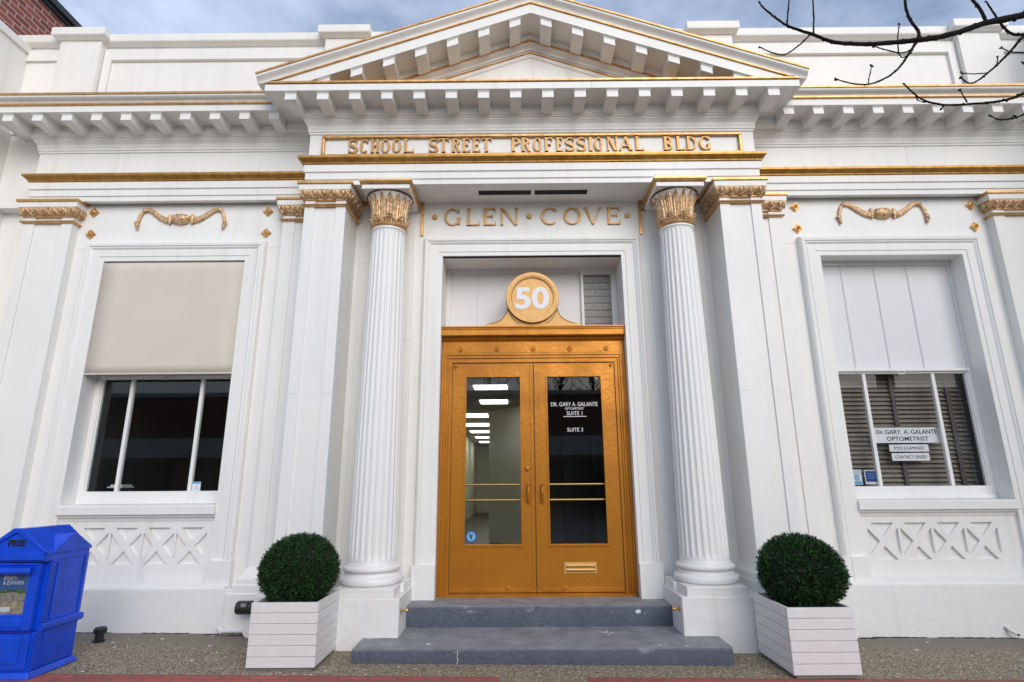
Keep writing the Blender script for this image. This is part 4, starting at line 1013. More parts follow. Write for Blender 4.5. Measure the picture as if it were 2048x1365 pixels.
# ================================================================== STEPS
def slab(mb, x0, x1, y0, y1, z0, z1, r=.022, nseg=60):
    """step with a worn rounded nosing, slightly uneven front"""
    rnd = random.Random(int(z1 * 1000)); rows = []
    for i in range(nseg + 1):
        x = x0 + (x1 - x0) * i / nseg; w_ = rnd.uniform(-.003, .003); q = rnd.uniform(-.002, .002)
        pr_ = [(y1, z0), (y0 + .006 + w_, z0), (y0 + w_, z0 + .02)] + [(y0 + r - r * math.cos(R(a)) + w_, z1 - r + r * math.sin(R(a)) + q) for a in (0, 22, 45, 67, 90)] + [(y1, z1)]
        rows += [(x, y, z) for y, z in pr_]
    m = 9; f = []
    for i in range(nseg):
        for k in range(m): l = (k + 1) % m; f.append((i * m + k, (i + 1) * m + k, (i + 1) * m + l, i * m + l))
    f += [tuple(range(m)), tuple(nseg * m + k for k in range(m))[::-1]]
    return mb.add(rows, f)
steps = empty('entrance_steps', (0, -.5, 0), 'two worn grey painted concrete steps below the golden doors', 'steps')
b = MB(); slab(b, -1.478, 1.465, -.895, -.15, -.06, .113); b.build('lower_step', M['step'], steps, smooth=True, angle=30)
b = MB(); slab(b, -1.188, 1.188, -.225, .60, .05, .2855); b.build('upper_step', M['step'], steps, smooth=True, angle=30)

rnd = random.Random(9)
def splash(cx, cz, y, n, r, vert=True):
    b = MB()
    for k in range(n):
        a, d = rnd.uniform(0, 6.28), abs(rnd.gauss(0, r)); q = rnd.uniform(.003, .011)
        if vert: b.ball((cx + d * math.cos(a), y, cz + d * math.sin(a) * .8), (q, .0016, q * .8), 7, 5, .25)
        else: b.ball((cx + d * math.cos(a), y + d * math.sin(a) * .6, cz), (q, q * .8, .0016), 7, 5, .25)
    b.build('paint_splash', M['pipewhite'], steps)
splash(.885, .235, -.2265, 26, .016)
b = MB()
for k in range(9): b.ball((-.66 + rnd.uniform(-.004, .004), -.8965, .10 - k * .012), (.003 + .001 * (k % 3), .0015, .005), 7, 5, .2)
b.build('paint_drip', M['pipewhite'], steps)
splash(.55, .1135, -.42, 16, .07, False); splash(-.9, .1135, -.75, 7, .05, False); splash(.95, .1135, -.80, 6, .06, False)

# ================================================================== PLANTERS WITH CLIPPED SHRUBS
def planter(x0, x1, y0, y1, zb, label, bend):
    cx, cy = (x0 + x1) / 2, (y0 + y1) / 2
    root = empty('planter_box', (cx, cy, zb), label, 'planter', 'white board planters by the steps')
    H = .475; nb = 6; bh = (H - .025) / nb
    for k in range(nb):
        b = MB(); z0 = zb + .025 + k * bh; z1 = z0 + bh - .0045; t = .022
        b.box(x0, x1, y0, y0 + t, z0, z1); b.box(x0, x1, y1 - t, y1, z0, z1)
        b.box(x0 + .001, x0 + t, y0 + t, y1 - t, z0, z1); b.box(x1 - t, x1 - .001, y0 + t, y1 - t, z0, z1)
        b.build('board', M['planter'], root, bevel=.0028)
    b = MB(); e = .010
    b.box(x0 + e, x1 - e, y0 + e, y0 + .02, zb + .025, zb + H - .012); b.box(x0 + e, x1 - e, y1 - .02, y1 - e, zb + .025, zb + H - .012)
    b.box(x0 + e, x0 + .02, y0 + .02, y1 - .02, zb + .025, zb + H - .012); b.box(x1 - .02, x1 - e, y0 + .02, y1 - .02, zb + .025, zb + H - .012)
    b.build('liner', M['planter'], root)
    b = MB(); b.box(x0 + .025, x1 - .025, y0 + .02, y1 - .02, zb, zb + .026); b.build('foot', M['planterbase'], root)
    b = MB(); b.box(x0 + .021, x1 - .021, y0 + .021, y1 - .021, zb + .30, zb + H - .045); b.build('soil', M['soil'], root)
    return cx, cy
def shrub_mesh():
    rnd = random.Random(21); v = []; f = []
    def rad(th, ph):   # clipped ball, a little flattened at the foot and fuller near the shoulder
        return .295 * (1 + .03 * math.sin(2 * ph + 1) * math.sin(th) + .02 * math.sin(5 * ph) * math.sin(3 * th) + .012 * math.sin(9 * ph + 4 * th) + .016 * math.sin(13 * ph - 7 * th) * math.sin(11 * th))
    N = 15000
    for i in range(N):
        z = 1 - 2 * (i + .5) / N; th = math.acos(z); ph = i * 2.399963 + rnd.uniform(-.15, .15)
        if z < -.93: continue
        dpt = rnd.random() ** 1.2
        clump = math.sin(17 * ph + 3 * math.sin(9 * th)) * math.sin(15 * th + 2 * math.cos(7 * ph))
        r = rad(th, ph) * (1.0 - .17 * dpt + .028 * clump + (.055 * rnd.random() if rnd.random() < .10 else 0))
        n = Vector((math.sin(th) * math.cos(ph), math.sin(th) * math.sin(ph), math.cos(th)))
        p = n * r; p.z *= .97
        d = (n * rnd.uniform(.6, 1.2) + Vector((rnd.gauss(0, .5), rnd.gauss(0, .5), rnd.gauss(0, .5) + .22))).normalized()
        s = d.cross(Vector((rnd.gauss(0, 1), rnd.gauss(0, 1), rnd.gauss(0, 1)))).normalized()
        l = rnd.uniform(.024, .046); wd = rnd.uniform(.0034, .0058); up = d.cross(s) * wd * .4
        k = len(v)
        v += [p - d * l * .35, p + s * wd + up, p + d * l * .65, p - s * wd + up]; f.append((k, k + 1, k + 2, k + 3))
    me = bpy.data.meshes.new('foliage'); me.from_pydata(v, [], f)
    for q in ('leaf', 'leafnew', 'leafold'): me.materials.append(M[q])
    for p in me.polygons:
        t = rnd.random(); p.material_index = 1 if t < .13 else 2 if t < .38 else 0
    return me
SHM = shrub_mesh()
def shrub(cx, cy, cz, label, sc, rot):
    root = empty('clipped_shrub', (cx, cy, cz), label, 'shrub', 'round clipped shrubs in white planters')
    o = bpy.data.objects.new('foliage', SHM); COL.objects.link(o); o.parent = root; o.rotation_euler = (0, 0, rot); o.scale = sc
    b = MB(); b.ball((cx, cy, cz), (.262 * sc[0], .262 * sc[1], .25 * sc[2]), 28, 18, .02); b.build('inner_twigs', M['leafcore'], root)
    b = MB(); b.cyl((cx, cy, cz - .36), (cx, cy, cz - .1), .022, 10); b.build('trunk', M['bark'], root)
px, py = planter(-2.207, -1.697, -1.085, -.51, .018, 'white board planter between the blue newspaper box and the steps', 0)
shrub(px - .005, py - .02, .685, 'dark green clipped ball shrub in the planter beside the black pipe end', (1.0, .98, .95), .3)
px, py = planter(1.775, 2.262, -1.205, -.60, -.016, 'white board planter to the right of the steps, nearest the right window', 0)
shrub(px + .03, py - .01, .655, 'dark green clipped ball shrub in the planter under the venetian blind window', (1.05, 1.02, .99), 2.2)

# ================================================================== NEWSPAPER BOX
def news_box():
    x1, yb_, yf = -3.645, -.885, -1.31; x0 = x1 - .47; zb = .043; cx = (x0 + x1) / 2
    root = empty('newspaper_box', (cx, (yb_ + yf) / 2, zb), 'bright blue plastic newspaper box with gabled roof marked FREE', 'newspaper box')
    B = M['blue']
    z1 = zb + .30; z2 = zb + .775
    b = MB()
    b.hexa([(x0 - .02, yf - .02, zb), (x1 + .03, yf - .02, zb), (x1 + .03, yb_ + .03, zb), (x0 - .02, yb_ + .03, zb)], [(x0, yf, zb + .045), (x1 + .01, yf, zb + .045), (x1 + .01, yb_ + .01, zb + .045), (x0, yb_ + .01, zb + .045)])
    b.build('base', B, root, bevel=.008)
    b = MB(); b.box(x0 + .012, x1 - .006, yf + .012, yb_, zb + .045, z1)
    for k in range(14):                        # clapboard ribs round the lower body
        z = zb + .05 + k * .0178
        b.prism([(yf + .09, z), (yb_ - .01, z), (yb_ - .01, z + .0165), (yf + .09, z + .0165)], 'x', x1 - .008, x1 + .004)
        b.prism([(yf + .022, z), (yf + .085, z), (yf + .085, z + .0165), (yf + .022, z + .0165)], 'x', x1 - .008, x1 + .002)
    body = b.build('lower_body', B, root, bevel=.002)
    b = MB(); b.sweep([(-.03, z1 - .005), (.012, z1 - .005), (.022, z1 + .005), (.022, z1 + .040), (.008, z1 + .052), (-.03, z1 + .052)], [(x0, yf + .05), (x0, yb_), (x1, yb_), (x1, yf + .05)][::-1]); 
    b.build('belt', B, root, bevel=.003)
    b = MB(); b.box(x0 + .01, x1 - .004, yf + .045, yb_ - .005, z1, z2)
    for k in range(26):
        z = z1 + .058 + k * .0163
        b.box(x1 - .01, x1 + .006, yf + .045, yf + .095, z, z + .0135)
        b.box(x1 - .01, x1 + .005, yb_ - .035, yb_ - .002, z, z + .0135)
    b.box(x1 - .01, x1 + .004, yf + .115, yf + .17, z1 + .06, z2 - .02)
    b.build('upper_body', B, root, bevel=.002)
    # lower front panel
    b = MB(); b.box(x0 + .02, x1 - .02, yf - .004, yf + .02, zb + .06, z1 - .012); b.box(x0 + .06, x1 - .075, yf - .010, yf - .003, zb + .10, z1 - .03)
    b.build('front_panel', B, root, bevel=.005)
    # door with magazine window
    dx0, dx1 = x0 + .012, x1 - .035; dz0, dz1 = z1 + .012, z2 - .008
    wx0, wx1, wz0, wz1 = x0 + .125, x1 - .115, z1 + .118, z2 - .080
    b = MB()
    b.box(dx0, wx0, yf + .005, yf + .045, dz0, dz1); b.box(wx1, dx1, yf + .005, yf + .045, dz0, dz1); b.box(wx0, wx1, yf + .005, yf + .045, dz0, wz0); b.box(wx0, wx1, yf + .005, yf + .045, wz1, dz1)
    b.prism([(yf + .01, wz1 + .055), (yf - .035, wz1 + .040), (yf - .040, wz1 + .012), (yf - .028, wz1 - .004), (yf + .01, wz1 + .006)], 'x', wx0 - .05, wx1 + .03)   # hood handle
    b.box(wx0 - .02, wx1 + .012, yf - .004, yf + .006, wz0 - .085, wz0 - .03)
    b.box(dx1 - .012, dx1, yf - .006, yf + .006, dz0, dz1)
    b.box(dx0, dx1, yf - .006, yf + .006, dz1 - .014, dz1)
    door = b.build('door', B, root, bevel=.005)
    yy = yf + .030
    b = MB(); b.box(wx0, wx1, yy, yy + .01, wz0, wz1); mag = b.build('magazine_cover', M['printsky'], door)
    hgt = wz1 - wz0; wd = wx1 - wx0
    def strip(name, pts, m, dy): 
        b = MB(); b.prism([(wx0 + px * wd, wz0 + pz * hgt) for px, pz in pts], 'y', yy - dy, yy); b.build(name, m, root)
    strip('printed_ground', [(0, 0), (1, 0), (1, .30), (0, .30)], M['printground'], .0006)
    strip('printed_tree_line', [(0, .50)] + [(i / 14, .585 + .025 * math.sin(i * 2.3) + .012 * math.sin(i * 5.1)) for i in range(15)] + [(1, .48)], M['printtree'], .0008)
    strip('printed_roofs', [(0, .26), (.1, .24), (1, .34), (1, .50), (.75, .49), (.55, .53), (.35, .51), (0, .50)], M['printroof'], .0010)
    for row in range(2):
        for k in range(9):
            u = .05 + k * .10; zz = .30 + row * .075 + u * .06
            strip('printed_window', [(u, zz), (u + .05, zz + .006), (u + .05, zz + .05), (u, zz + .045)], M['greycard'], .0012) if u < .95 else None
    strip('printed_road', [(.45, 0), (.65, 0), (1.0, .20), (1.0, .27)], M['printroof'], .0012)
    strip('printed_badge', [(.08, .06), (.50, .05), (.50, .17), (.08, .17)], M['stickerwhite'], .0011)
    b = MB()
    hs = hgt * .115; t0 = wx0 + wd * .14
    def wordline(txt, x, z, h, first):
        spans = []; cxx = x
        for i, ch in enumerate(txt):
            w_ = h * {'I': .35, 'M': .95, '&': .8}.get(ch, .62) * (1.0 if i else 1.1)
            spans.append((ch, cxx, cxx + w_)); cxx += w_ + h * .10
        serif_letters(b, spans[:1], yy - .0008, .0012, z - h * .12, h * 1.35, .14, .07, .04)
        serif_letters(b, spans[1:], yy - .0008, .0012, z, h, .15, .075, .03); return cxx
    wordline('HOMES', t0, wz0 + hgt * .845, hs * .75, 1)
    wordline('&', t0, wz0 + hgt * .72, hs * .62, 1); wordline('ESTATES', t0 + wd * .13, wz0 + hgt * .72, hs * .75, 1)
    b.build('printed_title', M['whitetxt'], root)
    b = MB(); b.box(wx0 - .002, wx1 + .002, yf + .016, yf + .018, wz0 - .002, wz1 + .002); b.build('window_pane', M['glass'], door)
    b = MB(); b.box(x0 + .03, x1 - .02, yf + .01, yf + .05, z1 - .010, z1 + .010); b.build('lower_gap', M['bluedark'], root)
    b = MB(); b.box(x0 + .03, x1 - .02, yf + .012, yf + .05, z2 - .007, z2 + .006); b.build('upper_gap', M['bluedark'], root)
    # cross-gabled roof
    ze, zp = z2 + .055, zb + 1.008; ov = .004
    xl, xr = x0 - ov, x1 + ov; yf2, yb2 = yf - .015, yb_ + ov
    b = MB()
    b.box(xl + .004, xr - .004, yf2 + .004, yb2 - .004, z2, ze)                      # eaves band
    fr_ = [(xl, ze - .006), (xr, ze - .006), (xr, ze + .012), (cx + .035, zp), (cx - .035, zp), (xl, ze + .012)]
    b.prism(fr_, 'y', yf2, yb2)
    # side gables
    yc = (yf2 + yb2) / 2 + .02; gz = zp - .055
    sd = [(yf2 + .06, ze - .004), (yb2 + .004, ze - .004), (yb2 + .004, ze + .014), (yc + .03, gz), (yc - .03, gz), (yf2 + .06, ze + .014)]
    b.prism(sd, 'x', xl - .006, xr + .006)
    roof = b.build('roof', B, root, bevel=.006)
    b = MB()                                   # gable frame, recess and shingle courses
    for q in (-1, 1):
        b.prism([(cx + q * .235, ze + .012), (cx + q * .255, ze + .010), (cx + q * .03, zp + .004), (cx, zp + .004), (cx, zp - .03), (cx + q * .012, zp - .030)], 'y', yf2 - .016, yf2 + .002)
    b.box(xl + .01, xr - .01, yf2 - .016, yf2 + .002, ze - .04, ze + .012)
    n = 7
    for k in range(1, n):
        u = k / n
        for q in (-1, 1):
            xx = cx + q * (.035 + (xr - cx - .035) * u); zz = zp - (zp - ze - .012) * u
            b.box(xx - .003, xx + .003, yf2 + .004, yb2 - .003, zz - .004, zz + .0035)
    b.build('gable_trim', B, root, bevel=.003)
    tx = sans('FREE', cx + .004, yf2 - .0005, ze + .058, .058, .002, 'lettering', M['blacktxt'], root, width=.125, bold=.003)
news_box()

# ================================================================== SMALL THINGS BY THE WALL
b = MB()
b.lathe([(.001, .0), (.044, .0), (.048, .02), (.034, .024), (.034, .075), (.050, .078), (.052, .105), (.046, .112), (.044, .12), (.02, .125), (.001, .126)], 0, 0, 20)
b.box(-.012, .012, -.06, -.03, .085, .108)
b.v = [(x - 3.835, y - .33, z + .036) for x, y, z in b.v]
o = b.build('standpipe', M['blackplastic'], smooth=True, angle=35, loc=(-3.835, -.33, .036)); tag(o, 'small black standpipe cap on the pavement beside the blue newspaper box', 'standpipe')
root = empty('downpipe_end', (-2.62, -.22, .285), 'black ribbed pipe end lying level behind the left planter', 'pipe')
b = MB(); pr_ = []
for k in range(22): pr_ += [(.058 if k % 2 else .053, -.17 + k * .0165), (.058 if k % 2 else .053, -.17 + k * .0165 + .008)]
b.lathe([(.04, -.17)] + pr_ + [(.04, .19)], 0, 0, 28); b.v = [(-2.54 + z, -.215 + x, .285 + y) for x, y, z in b.v]; b.build('pipe', M['blackplastic'], root, smooth=True, angle=40)
b = MB(); b.box(-2.655, -2.605, -.2745, -.2715, .300, .330); b.build('plate', M['greycard'], root)
b = MB(); b.tube([(-2.56, -.13, .285), (-2.56, -.06, .285)], .02, 10); b.build('bracket', M['blackplastic'], root)
root = empty('drain_pipe', (-2.75, -.13, .07), 'white painted low pipe with round plate at the foot of the wall', 'pipe')
b = MB(); b.tube([(-2.90, -.115, .072), (-2.84, -.13, .074), (-2.62, -.135, .078), (-2.3, -.135, .08)], .020, 12); b.build('pipe', M['pipewhite'], root, smooth=True)
b = MB(); b.tube([(-2.915, -.11, .10), (-2.885, -.115, .075), (-2.86, -.118, .06)], [.026, .034, .022], 10); b.build('elbow', M['pipewhite'], root, smooth=True)
b = MB(); b.lathe([(.001, 0), (.062, 0), (.062, .02), (.001, .022)], 0, 0, 28); b.v = [(-2.60 + x, -.155 - z, .085 + y) for x, y, z in b.v]; b.build('cover_plate', M['pipewhite'], root, smooth=True, angle=40)
root = empty('wall_spigot', (4.30, -.06, .0), 'tiny white spigot at the foot of the wall near the right edge', 'spigot')
b = MB(); b.tube([(4.27, -.04, .03), (4.285, -.08, .02), (4.31, -.10, .0)], [.014, .016, .014], 10); b.ball((4.265, -.055, .045), .017); b.build('spout', M['pipewhite'], root, smooth=True)
b = MB(); b.ball((4.318, -.105, -.004), .010); b.build('opening', M['black'], root)
root = empty('pipe_stub', (2.83, -.10, .0), 'white painted pipe stub beside the right planter at the wall foot', 'pipe')
b = MB(); b.tube([(2.74, -.07, -.01), (2.80, -.10, .0), (2.86, -.10, -.008), (2.90, -.06, -.01)], [.02, .026, .022, .018], 10); b.ball((2.80, -.10, .02), .022); b.build('stub', M['pipewhite'], root, smooth=True)
b = MB(); rnd = random.Random(31)
for s in SX:
    x = s * 1.9
    while abs(x) < 6.1:
        l = rnd.uniform(.04, .16)
        if rnd.random() < .8:
            yb2 = -.042 if abs(x) < 2.25 or 2.95 < abs(x) < 4.9 else -.087
            b.ball((x + s * l / 2, yb2 - .004, SL * x), (l * .6, rnd.uniform(.006, .015), .006), 8, 5, .3)
        x += s * l
o = b.build('soil_line', M['soil']); o['kind'] = 'stuff'; o['label'] = 'dark dirt gathered along the foot of the wall'
# loose grit and leaves on the pavement
rnd = random.Random(5); b = MB()
for k in range(170):
    x = rnd.uniform(-5, 5); y = rnd.uniform(-1.17, -.05)
    if abs(x) < 1.5 and y > -.92: continue
    s_ = rnd.uniform(.003, .008) if rnd.random() < .9 else rnd.uniform(.008, .014); b.ball((x, y, SL * x + .001), (s_ * rnd.uniform(.8, 1.8), s_, s_ * .35), 6, 4, .25)
o = b.build('grit', M['pipewhite']); o['kind'] = 'stuff'; o['label'] = 'pale grit scattered on the pavement'

# ================================================================== THINGS AT THE WINDOWS
# roller shade on the left window
root = empty('roller_shade', (-3.923, .07, 2.48), 'cream roller shade drawn half down outside the left window', 'shade')
b = MB(); n = 14; rows = []
for i in range(n + 1):
    z = 2.492 + (3.722 - 2.492) * i / n
    for j in range(9): x = -4.695 + 1.546 * j / 8; rows.append((x, .068 + .0025 * math.sin(i * .7 + j * .5), z))
f = [(i * 9 + j, i * 9 + j + 1, (i + 1) * 9 + j + 1, (i + 1) * 9 + j) for i in range(n) for j in range(8)]
b.add(rows, f); o = b.build('fabric', M['shade'], root, smooth=True); md = o.modifiers.new('thick', 'SOLIDIFY'); md.thickness = .004
b = MB(); b.box(-4.697, -3.148, .060, .080, 2.477, 2.494); b.build('hem_bar', M['shade'], root, bevel=.003)
b = MB(); b.cyl((-4.69, .11, 3.715), (-3.155, .11, 3.715), .026, 16); b.build('roller', M['shade'], root, smooth=True, angle=50)

# venetian blind in the right window
root = empty('venetian_blind', (3.923, .43, 1.3), 'taupe venetian blind with dark tapes inside the right window', 'blind')
b = MB(); tilt = R(52)
for k in range(25):
    z = 1.315 + k * .0475
    dy, dz = .030 * math.cos(tilt), .030 * math.sin(tilt)
    b.hexa([(3.20, .43 - dy, z - dz), (4.66, .43 - dy, z - dz), (4.66, .433 - dy, z - dz - .001), (3.20, .433 - dy, z - dz - .001)], [(3.20, .43 + dy, z + dz), (4.66, .43 + dy, z + dz), (4.66, .433 + dy, z + dz - .001), (3.20, .433 + dy, z + dz - .001)])
b.build('slats', M['slat'], root)
for x in (3.315, 3.90, 4.50):
    b = MB(); b.box(x - .022, x + .022, .398, .4005, 1.29, 2.52); b.build('tape', M['tape'], root)
b = MB(); b.box(3.19, 4.67, .385, .475, 2.49, 2.56); b.build('head_rail', M['slat'], root)
for x in (3.79, 4.03):
    b = MB(); b.cyl((x, .335, 1.88), (x, .335, 2.5), .0015, 6); b.build('cord', M['tape'], root)
# hanging signs
def hang(x0, x1, z0, z1, lines, label, group='signs hanging in the right window'):
    r = empty('hanging_sign', ((x0 + x1) / 2, .33, z0), label, 'sign', group)
    b = MB(); b.box(x0, x1, .328, .336, z0, z1); b.build('board', M['signwhite'], r, bevel=.0015)
    for tx, x, z, sz, wd in lines: sans(tx, x, .3278, z, sz, .0012, 'lettering', M['blacktxt'], r, width=wd, bold=.0006 if sz > .05 else 0)
    b = MB()
    for q in ((x0 + x1) / 2 - .13, (x0 + x1) / 2 + .13): b.cyl((q, .325, z1 - .006), (q, .325, z1 + .022), .002, 6)
    b.build('hook', M['black'], r)
hang(3.593, 4.275, 1.734, 1.894, [('D', 3.632, 1.828, .060, .034), ('R.', 3.675, 1.828, .046, .042), ('GARY  A. GALANTE', 3.978, 1.826, .064, .545), ('OPTOMETRIST', 3.93, 1.756, .062, .44)], 'widest white hanging sign reading OPTOMETRIST in its second line')
hang(3.724, 4.134, 1.644, 1.717, [('EYES EXAMINED', 3.929, 1.664, .046, .315)], 'narrow white hanging sign reading EYES EXAMINED')
hang(3.736, 4.127, 1.550, 1.629, [('CONTACT LENSES', 3.931, 1.574, .046, .325)], 'narrow white hanging sign reading CONTACT LENSES, lowest of its chain')
# stickers behind the glass
root = empty('window_sticker', (3.31, .30, 1.31), 'pale blue and white affiliate sticker in the corner of the right window', 'sticker', 'stickers on the window panes')
b = MB(); b.box(3.225, 3.372, .299, .301, 1.312, 1.462); b.build('card', M['stickerwhite'], root)
b = MB(); b.box(3.225, 3.366, .2978, .2995, 1.318, 1.345); b.build('band', M['stickerblue'], root)
sans('AFFILIATE', 3.295, .2988, 1.432, .024, .001, 'lettering', M['stickerblue'], root, width=.135)
sans('I', 3.265, .2988, 1.362, .066, .001, 'lettering', M['stickernavy'], root)
b = MB(); b.tube([(3.322 + .024 * math.cos(R(a)), .2985, 1.386 + .028 * math.sin(R(a))) for a in range(40, 330, 15)], .0055, 6); b.tube([(3.327 + .010 * math.cos(R(a)), .2985, 1.386 + .011 * math.sin(R(a))) for a in range(0, 361, 30)], .004, 6); b.build('emblem', M['stickerblue'], root)
root = empty('window_sticker', (3.475, .30, 1.32), 'navy blue square card with pale border in the right window', 'sticker', 'stickers on the window panes')
b = MB(); b.box(3.402, 3.546, .299, .301, 1.316, 1.458); b.build('card', M['stickerwhite'], root)
b = MB(); b.box(3.412, 3.536, .2978, .2995, 1.340, 1.448); b.build('field', M['stickernavy'], root)
b = MB()
for z, q in ((1.420, .048), (1.404, .052), (1.388, .040), (1.372, .045)): b.box(3.474 - q, 3.474 + q, .2970, .2980, z, z + .004)
b.build('lettering', M['stickerblue'], root)
root = empty('window_sticker', (-3.49, .277, 1.30), 'small white sticker with blue top at the foot of the left window', 'sticker', 'stickers on the window panes')
b = MB(); b.box(-3.533, -3.448, .2835, .2855, 1.298, 1.388); b.build('card', M['stickerwhite'], root)
b = MB(); b.box(-3.531, -3.450, .2822, .2838, 1.366, 1.388); b.tube([(-3.49 + .012 * math.cos(R(a)), .2830, 1.330 + .014 * math.sin(R(a))) for a in range(0, 361, 40)], .0025, 6); b.build('field', M['stickerblue'], root)
# things on the office sill behind the left window
root = empty('paper_tray', (-4.40, .62, 1.20), 'dark paper tray with white papers behind the left window', 'tray')
b = MB(); b.box(-4.62, -4.22, .48, .78, 1.20, 1.215); b.box(-4.62, -4.61, .48, .78, 1.215, 1.33); b.box(-4.23, -4.22, .48, .78, 1.215, 1.33); b.box(-4.61, -4.23, .48, .49, 1.215, 1.30); b.build('tray', M['blackplastic'], root)
b = MB(); b.box(-4.58, -4.42, .52, .72, 1.33, 1.345); b.box(-4.56, -4.43, .54, .70, 1.345, 1.365); b.build('papers', M['stickerwhite'], root)
root = empty('office_desk', (-3.95, .9, .6), 'dim desk standing inside the left window', 'desk')
b = MB(); b.box(-4.85, -3.0, .40, 1.1, 1.16, 1.199); b.build('desk_top', M['room'], root)
b = MB(); b.box(-4.8, -4.74, .45, .5, .6, 1.16); b.box(-3.1, -3.04, .45, .5, .6, 1.16); b.build('leg', M['room'], root)

# ================================================================== NEIGHBOURS
root = empty('neighbour_building', (-8.0, -1.0, 0), 'red brick neighbour with white painted side wall and dark roof edge, left of the bank', 'building')
b = MB()
b.box(-6.60, -6.155, -.95, .45, -.3, 6.50)
b.build('white_wall', W, root)
b = MB(); b.box(-6.60, -6.125, -.97, .40, 6.50, 6.60); b.build('coping', W, root, bevel=.006)
b = MB(); b.box(-12, -6.34, -.93, 3.4, -.3, 7.55); b.build('brick_wall', M['redbrick'], root)
b = MB(); b.box(-12, -6.26, -1.03, 3.46, 7.55, 7.64); b.box(-12, -6.30, -.98, 3.42, 7.50, 7.55); b.build('roof_edge', M['metal'], root)
b = MB(); b.tube([(-6.31, -.62, 6.6), (-6.31, -.62, 7.5)], .012, 8); b.build('conduit', M['planterbase'], root)
root = empty('side_wall', (6.4, -1, 0), 'white side wall beyond the right end of the bank', 'wall')
b = MB(); b.box(6.14, 6.6, -1.2, .45, -.3, 6.60); b.build('wall', W, root)
b = MB(); b.box(6.10, 6.6, -1.22, .42, 6.60, 6.70); b.build('coping', W, root, bevel=.006)

# building over the road, seen only as the dark reflection in the glass
root = empty('street_building', (-6, -21, -.3), 'dark brick building across the street mirrored in the window glass', 'building')
b = MB(); b.box(-70, 40, -32, -21, -.3, 5.5); b.build('wall', M['farbrick'], root)
b = MB(); b.box(-70.1, 40.1, -21.25, -20.9, 2.6, 3.5); b.box(-70.1, 40.1, -21.2, -20.9, 5.5, 5.7); b.build('fascia', M['farband'], root)
for k in range(14):
    b = MB(); b.box(-28 + k * 4.2, -24.8 + k * 4.2, -21.05, -20.95, .2, 2.4); b.build('shop_window', M['farglass'], root)
for k in range(7):
    x = -2.0 + k * 2.6; rnd = random.Random(40 + k); y = -35 + rnd.uniform(-1, 1); H = rnd.uniform(10, 13)
    root = empty('bare_tree', (x, y, -.3), 'leafless tree across the street mirrored in the door glass', 'tree', 'bare trees across the street')
    b = MB(); b.tube([(x, y, -.3), (x + .1, y, 2.5), (x - .1, y, 5), (x + .1, y, H)], [.22, .17, .11, .03], 8); b.build('trunk', M['bark'], root)
    b = MB()
    for q in range(46):
        z = rnd.uniform(2.0, H - .6); a = rnd.uniform(0, 6.28); l = rnd.uniform(1.0, 2.8) * (1 - .4 * z / H); c_, s_ = math.cos(a), math.sin(a)
        b.tube([(x, y, z), (x + c_ * l * .5, y + s_ * l * .5, z + l * .45), (x + c_ * l * .8, y + s_ * l * .8, z + l * 1.0)], [.05, .03, .008], 5)
        for w_ in range(3):
            u = rnd.uniform(.4, .9); aa = a + rnd.uniform(-1, 1); p = (x + c_ * l * u * .85, y + s_ * l * u * .85, z + l * u * .85)
            b.tube([p, (p[0] + math.cos(aa) * l * .35, p[1] + math.sin(aa) * l * .35, p[2] + l * .4)], [.02, .005], 4)
    b.build('branch', M['bark'], root)

# ================================================================== BARE STREET TREE (its branches hang into the view from the right)
K = 1 / 2.7306; YT = -2.2
CAMP = Vector((-.206, -5.687, 1.36))
def ray_pt(u, v, Y):                            # real-world position of a branch point, measured from the photograph
    d = _ax * ((u - 1024) / 1125) - _ay * ((v - 682.5) / 1125) + _f
    return CAMP + d * ((Y - CAMP.y) / d.y)
root = empty('street_tree', (5.6, -2.5, 0), 'bare dark tree whose budded branches hang in at the upper right', 'tree')
def limb(pts, r0, r1, y0, y1, name='branch', bumps=True, seed=1):
    rnd = random.Random(seed); P = [ray_pt(1480 + x * K, y * K, y0 + (y1 - y0) * i / (len(pts) - 1)) for i, (x, y) in enumerate(pts)]
    Q = []; n = 5
    for i in range(len(P) - 1):
        p0, p1, p2, p3 = P[max(i - 1, 0)], P[i], P[i + 1], P[min(i + 2, len(P) - 1)]
        for k in range(n):
            t = k / n; Q.append(.5 * ((2 * p1) + (p2 - p0) * t + (2 * p0 - 5 * p1 + 4 * p2 - p3) * t * t + (3 * p1 - p0 - 3 * p2 + p3) * t ** 3))
    Q.append(P[-1]); N = len(Q)
    rad = [(r0 + (r1 - r0) * i / (N - 1)) * (1 + rnd.uniform(-.10, .12)) for i in range(N)]
    b = MB(); b.tube([q + Vector((rnd.uniform(-1, 1), 0, rnd.uniform(-1, 1))) * .0015 for q in Q], rad, 8)
    for i in range(1, N - 1):
        if rnd.random() < .55:
            d = Vector((rnd.uniform(-1, 1), rnd.uniform(-.5, .5), rnd.uniform(-1, 1))).normalized()
            b.ball(Q[i] + d * rad[i] * .9, (rad[i] * .55 + .0025,) * 3, 6, 5, .2)
    for k in range(3): b.ball(Q[-1] + Vector((rnd.uniform(-1, 1), 0, rnd.uniform(-1, 1))) * .008, rnd.uniform(.005, .008), 6, 5, .2)
    b.build(name, M['bark'], root, smooth=True, angle=70)
    return P
m_ = limb([(2300, -120), (1900, 0), (1551, 82), (1450, 105), (1335, 128), (1260, 155), (1180, 180), (1080, 205), (970, 220), (850, 232), (720, 242), (600, 240), (500, 228), (400, 190), (330, 168), (255, 140), (190, 95), (130, 45), (105, 15)], .027, .0045, YT, YT, seed=2)
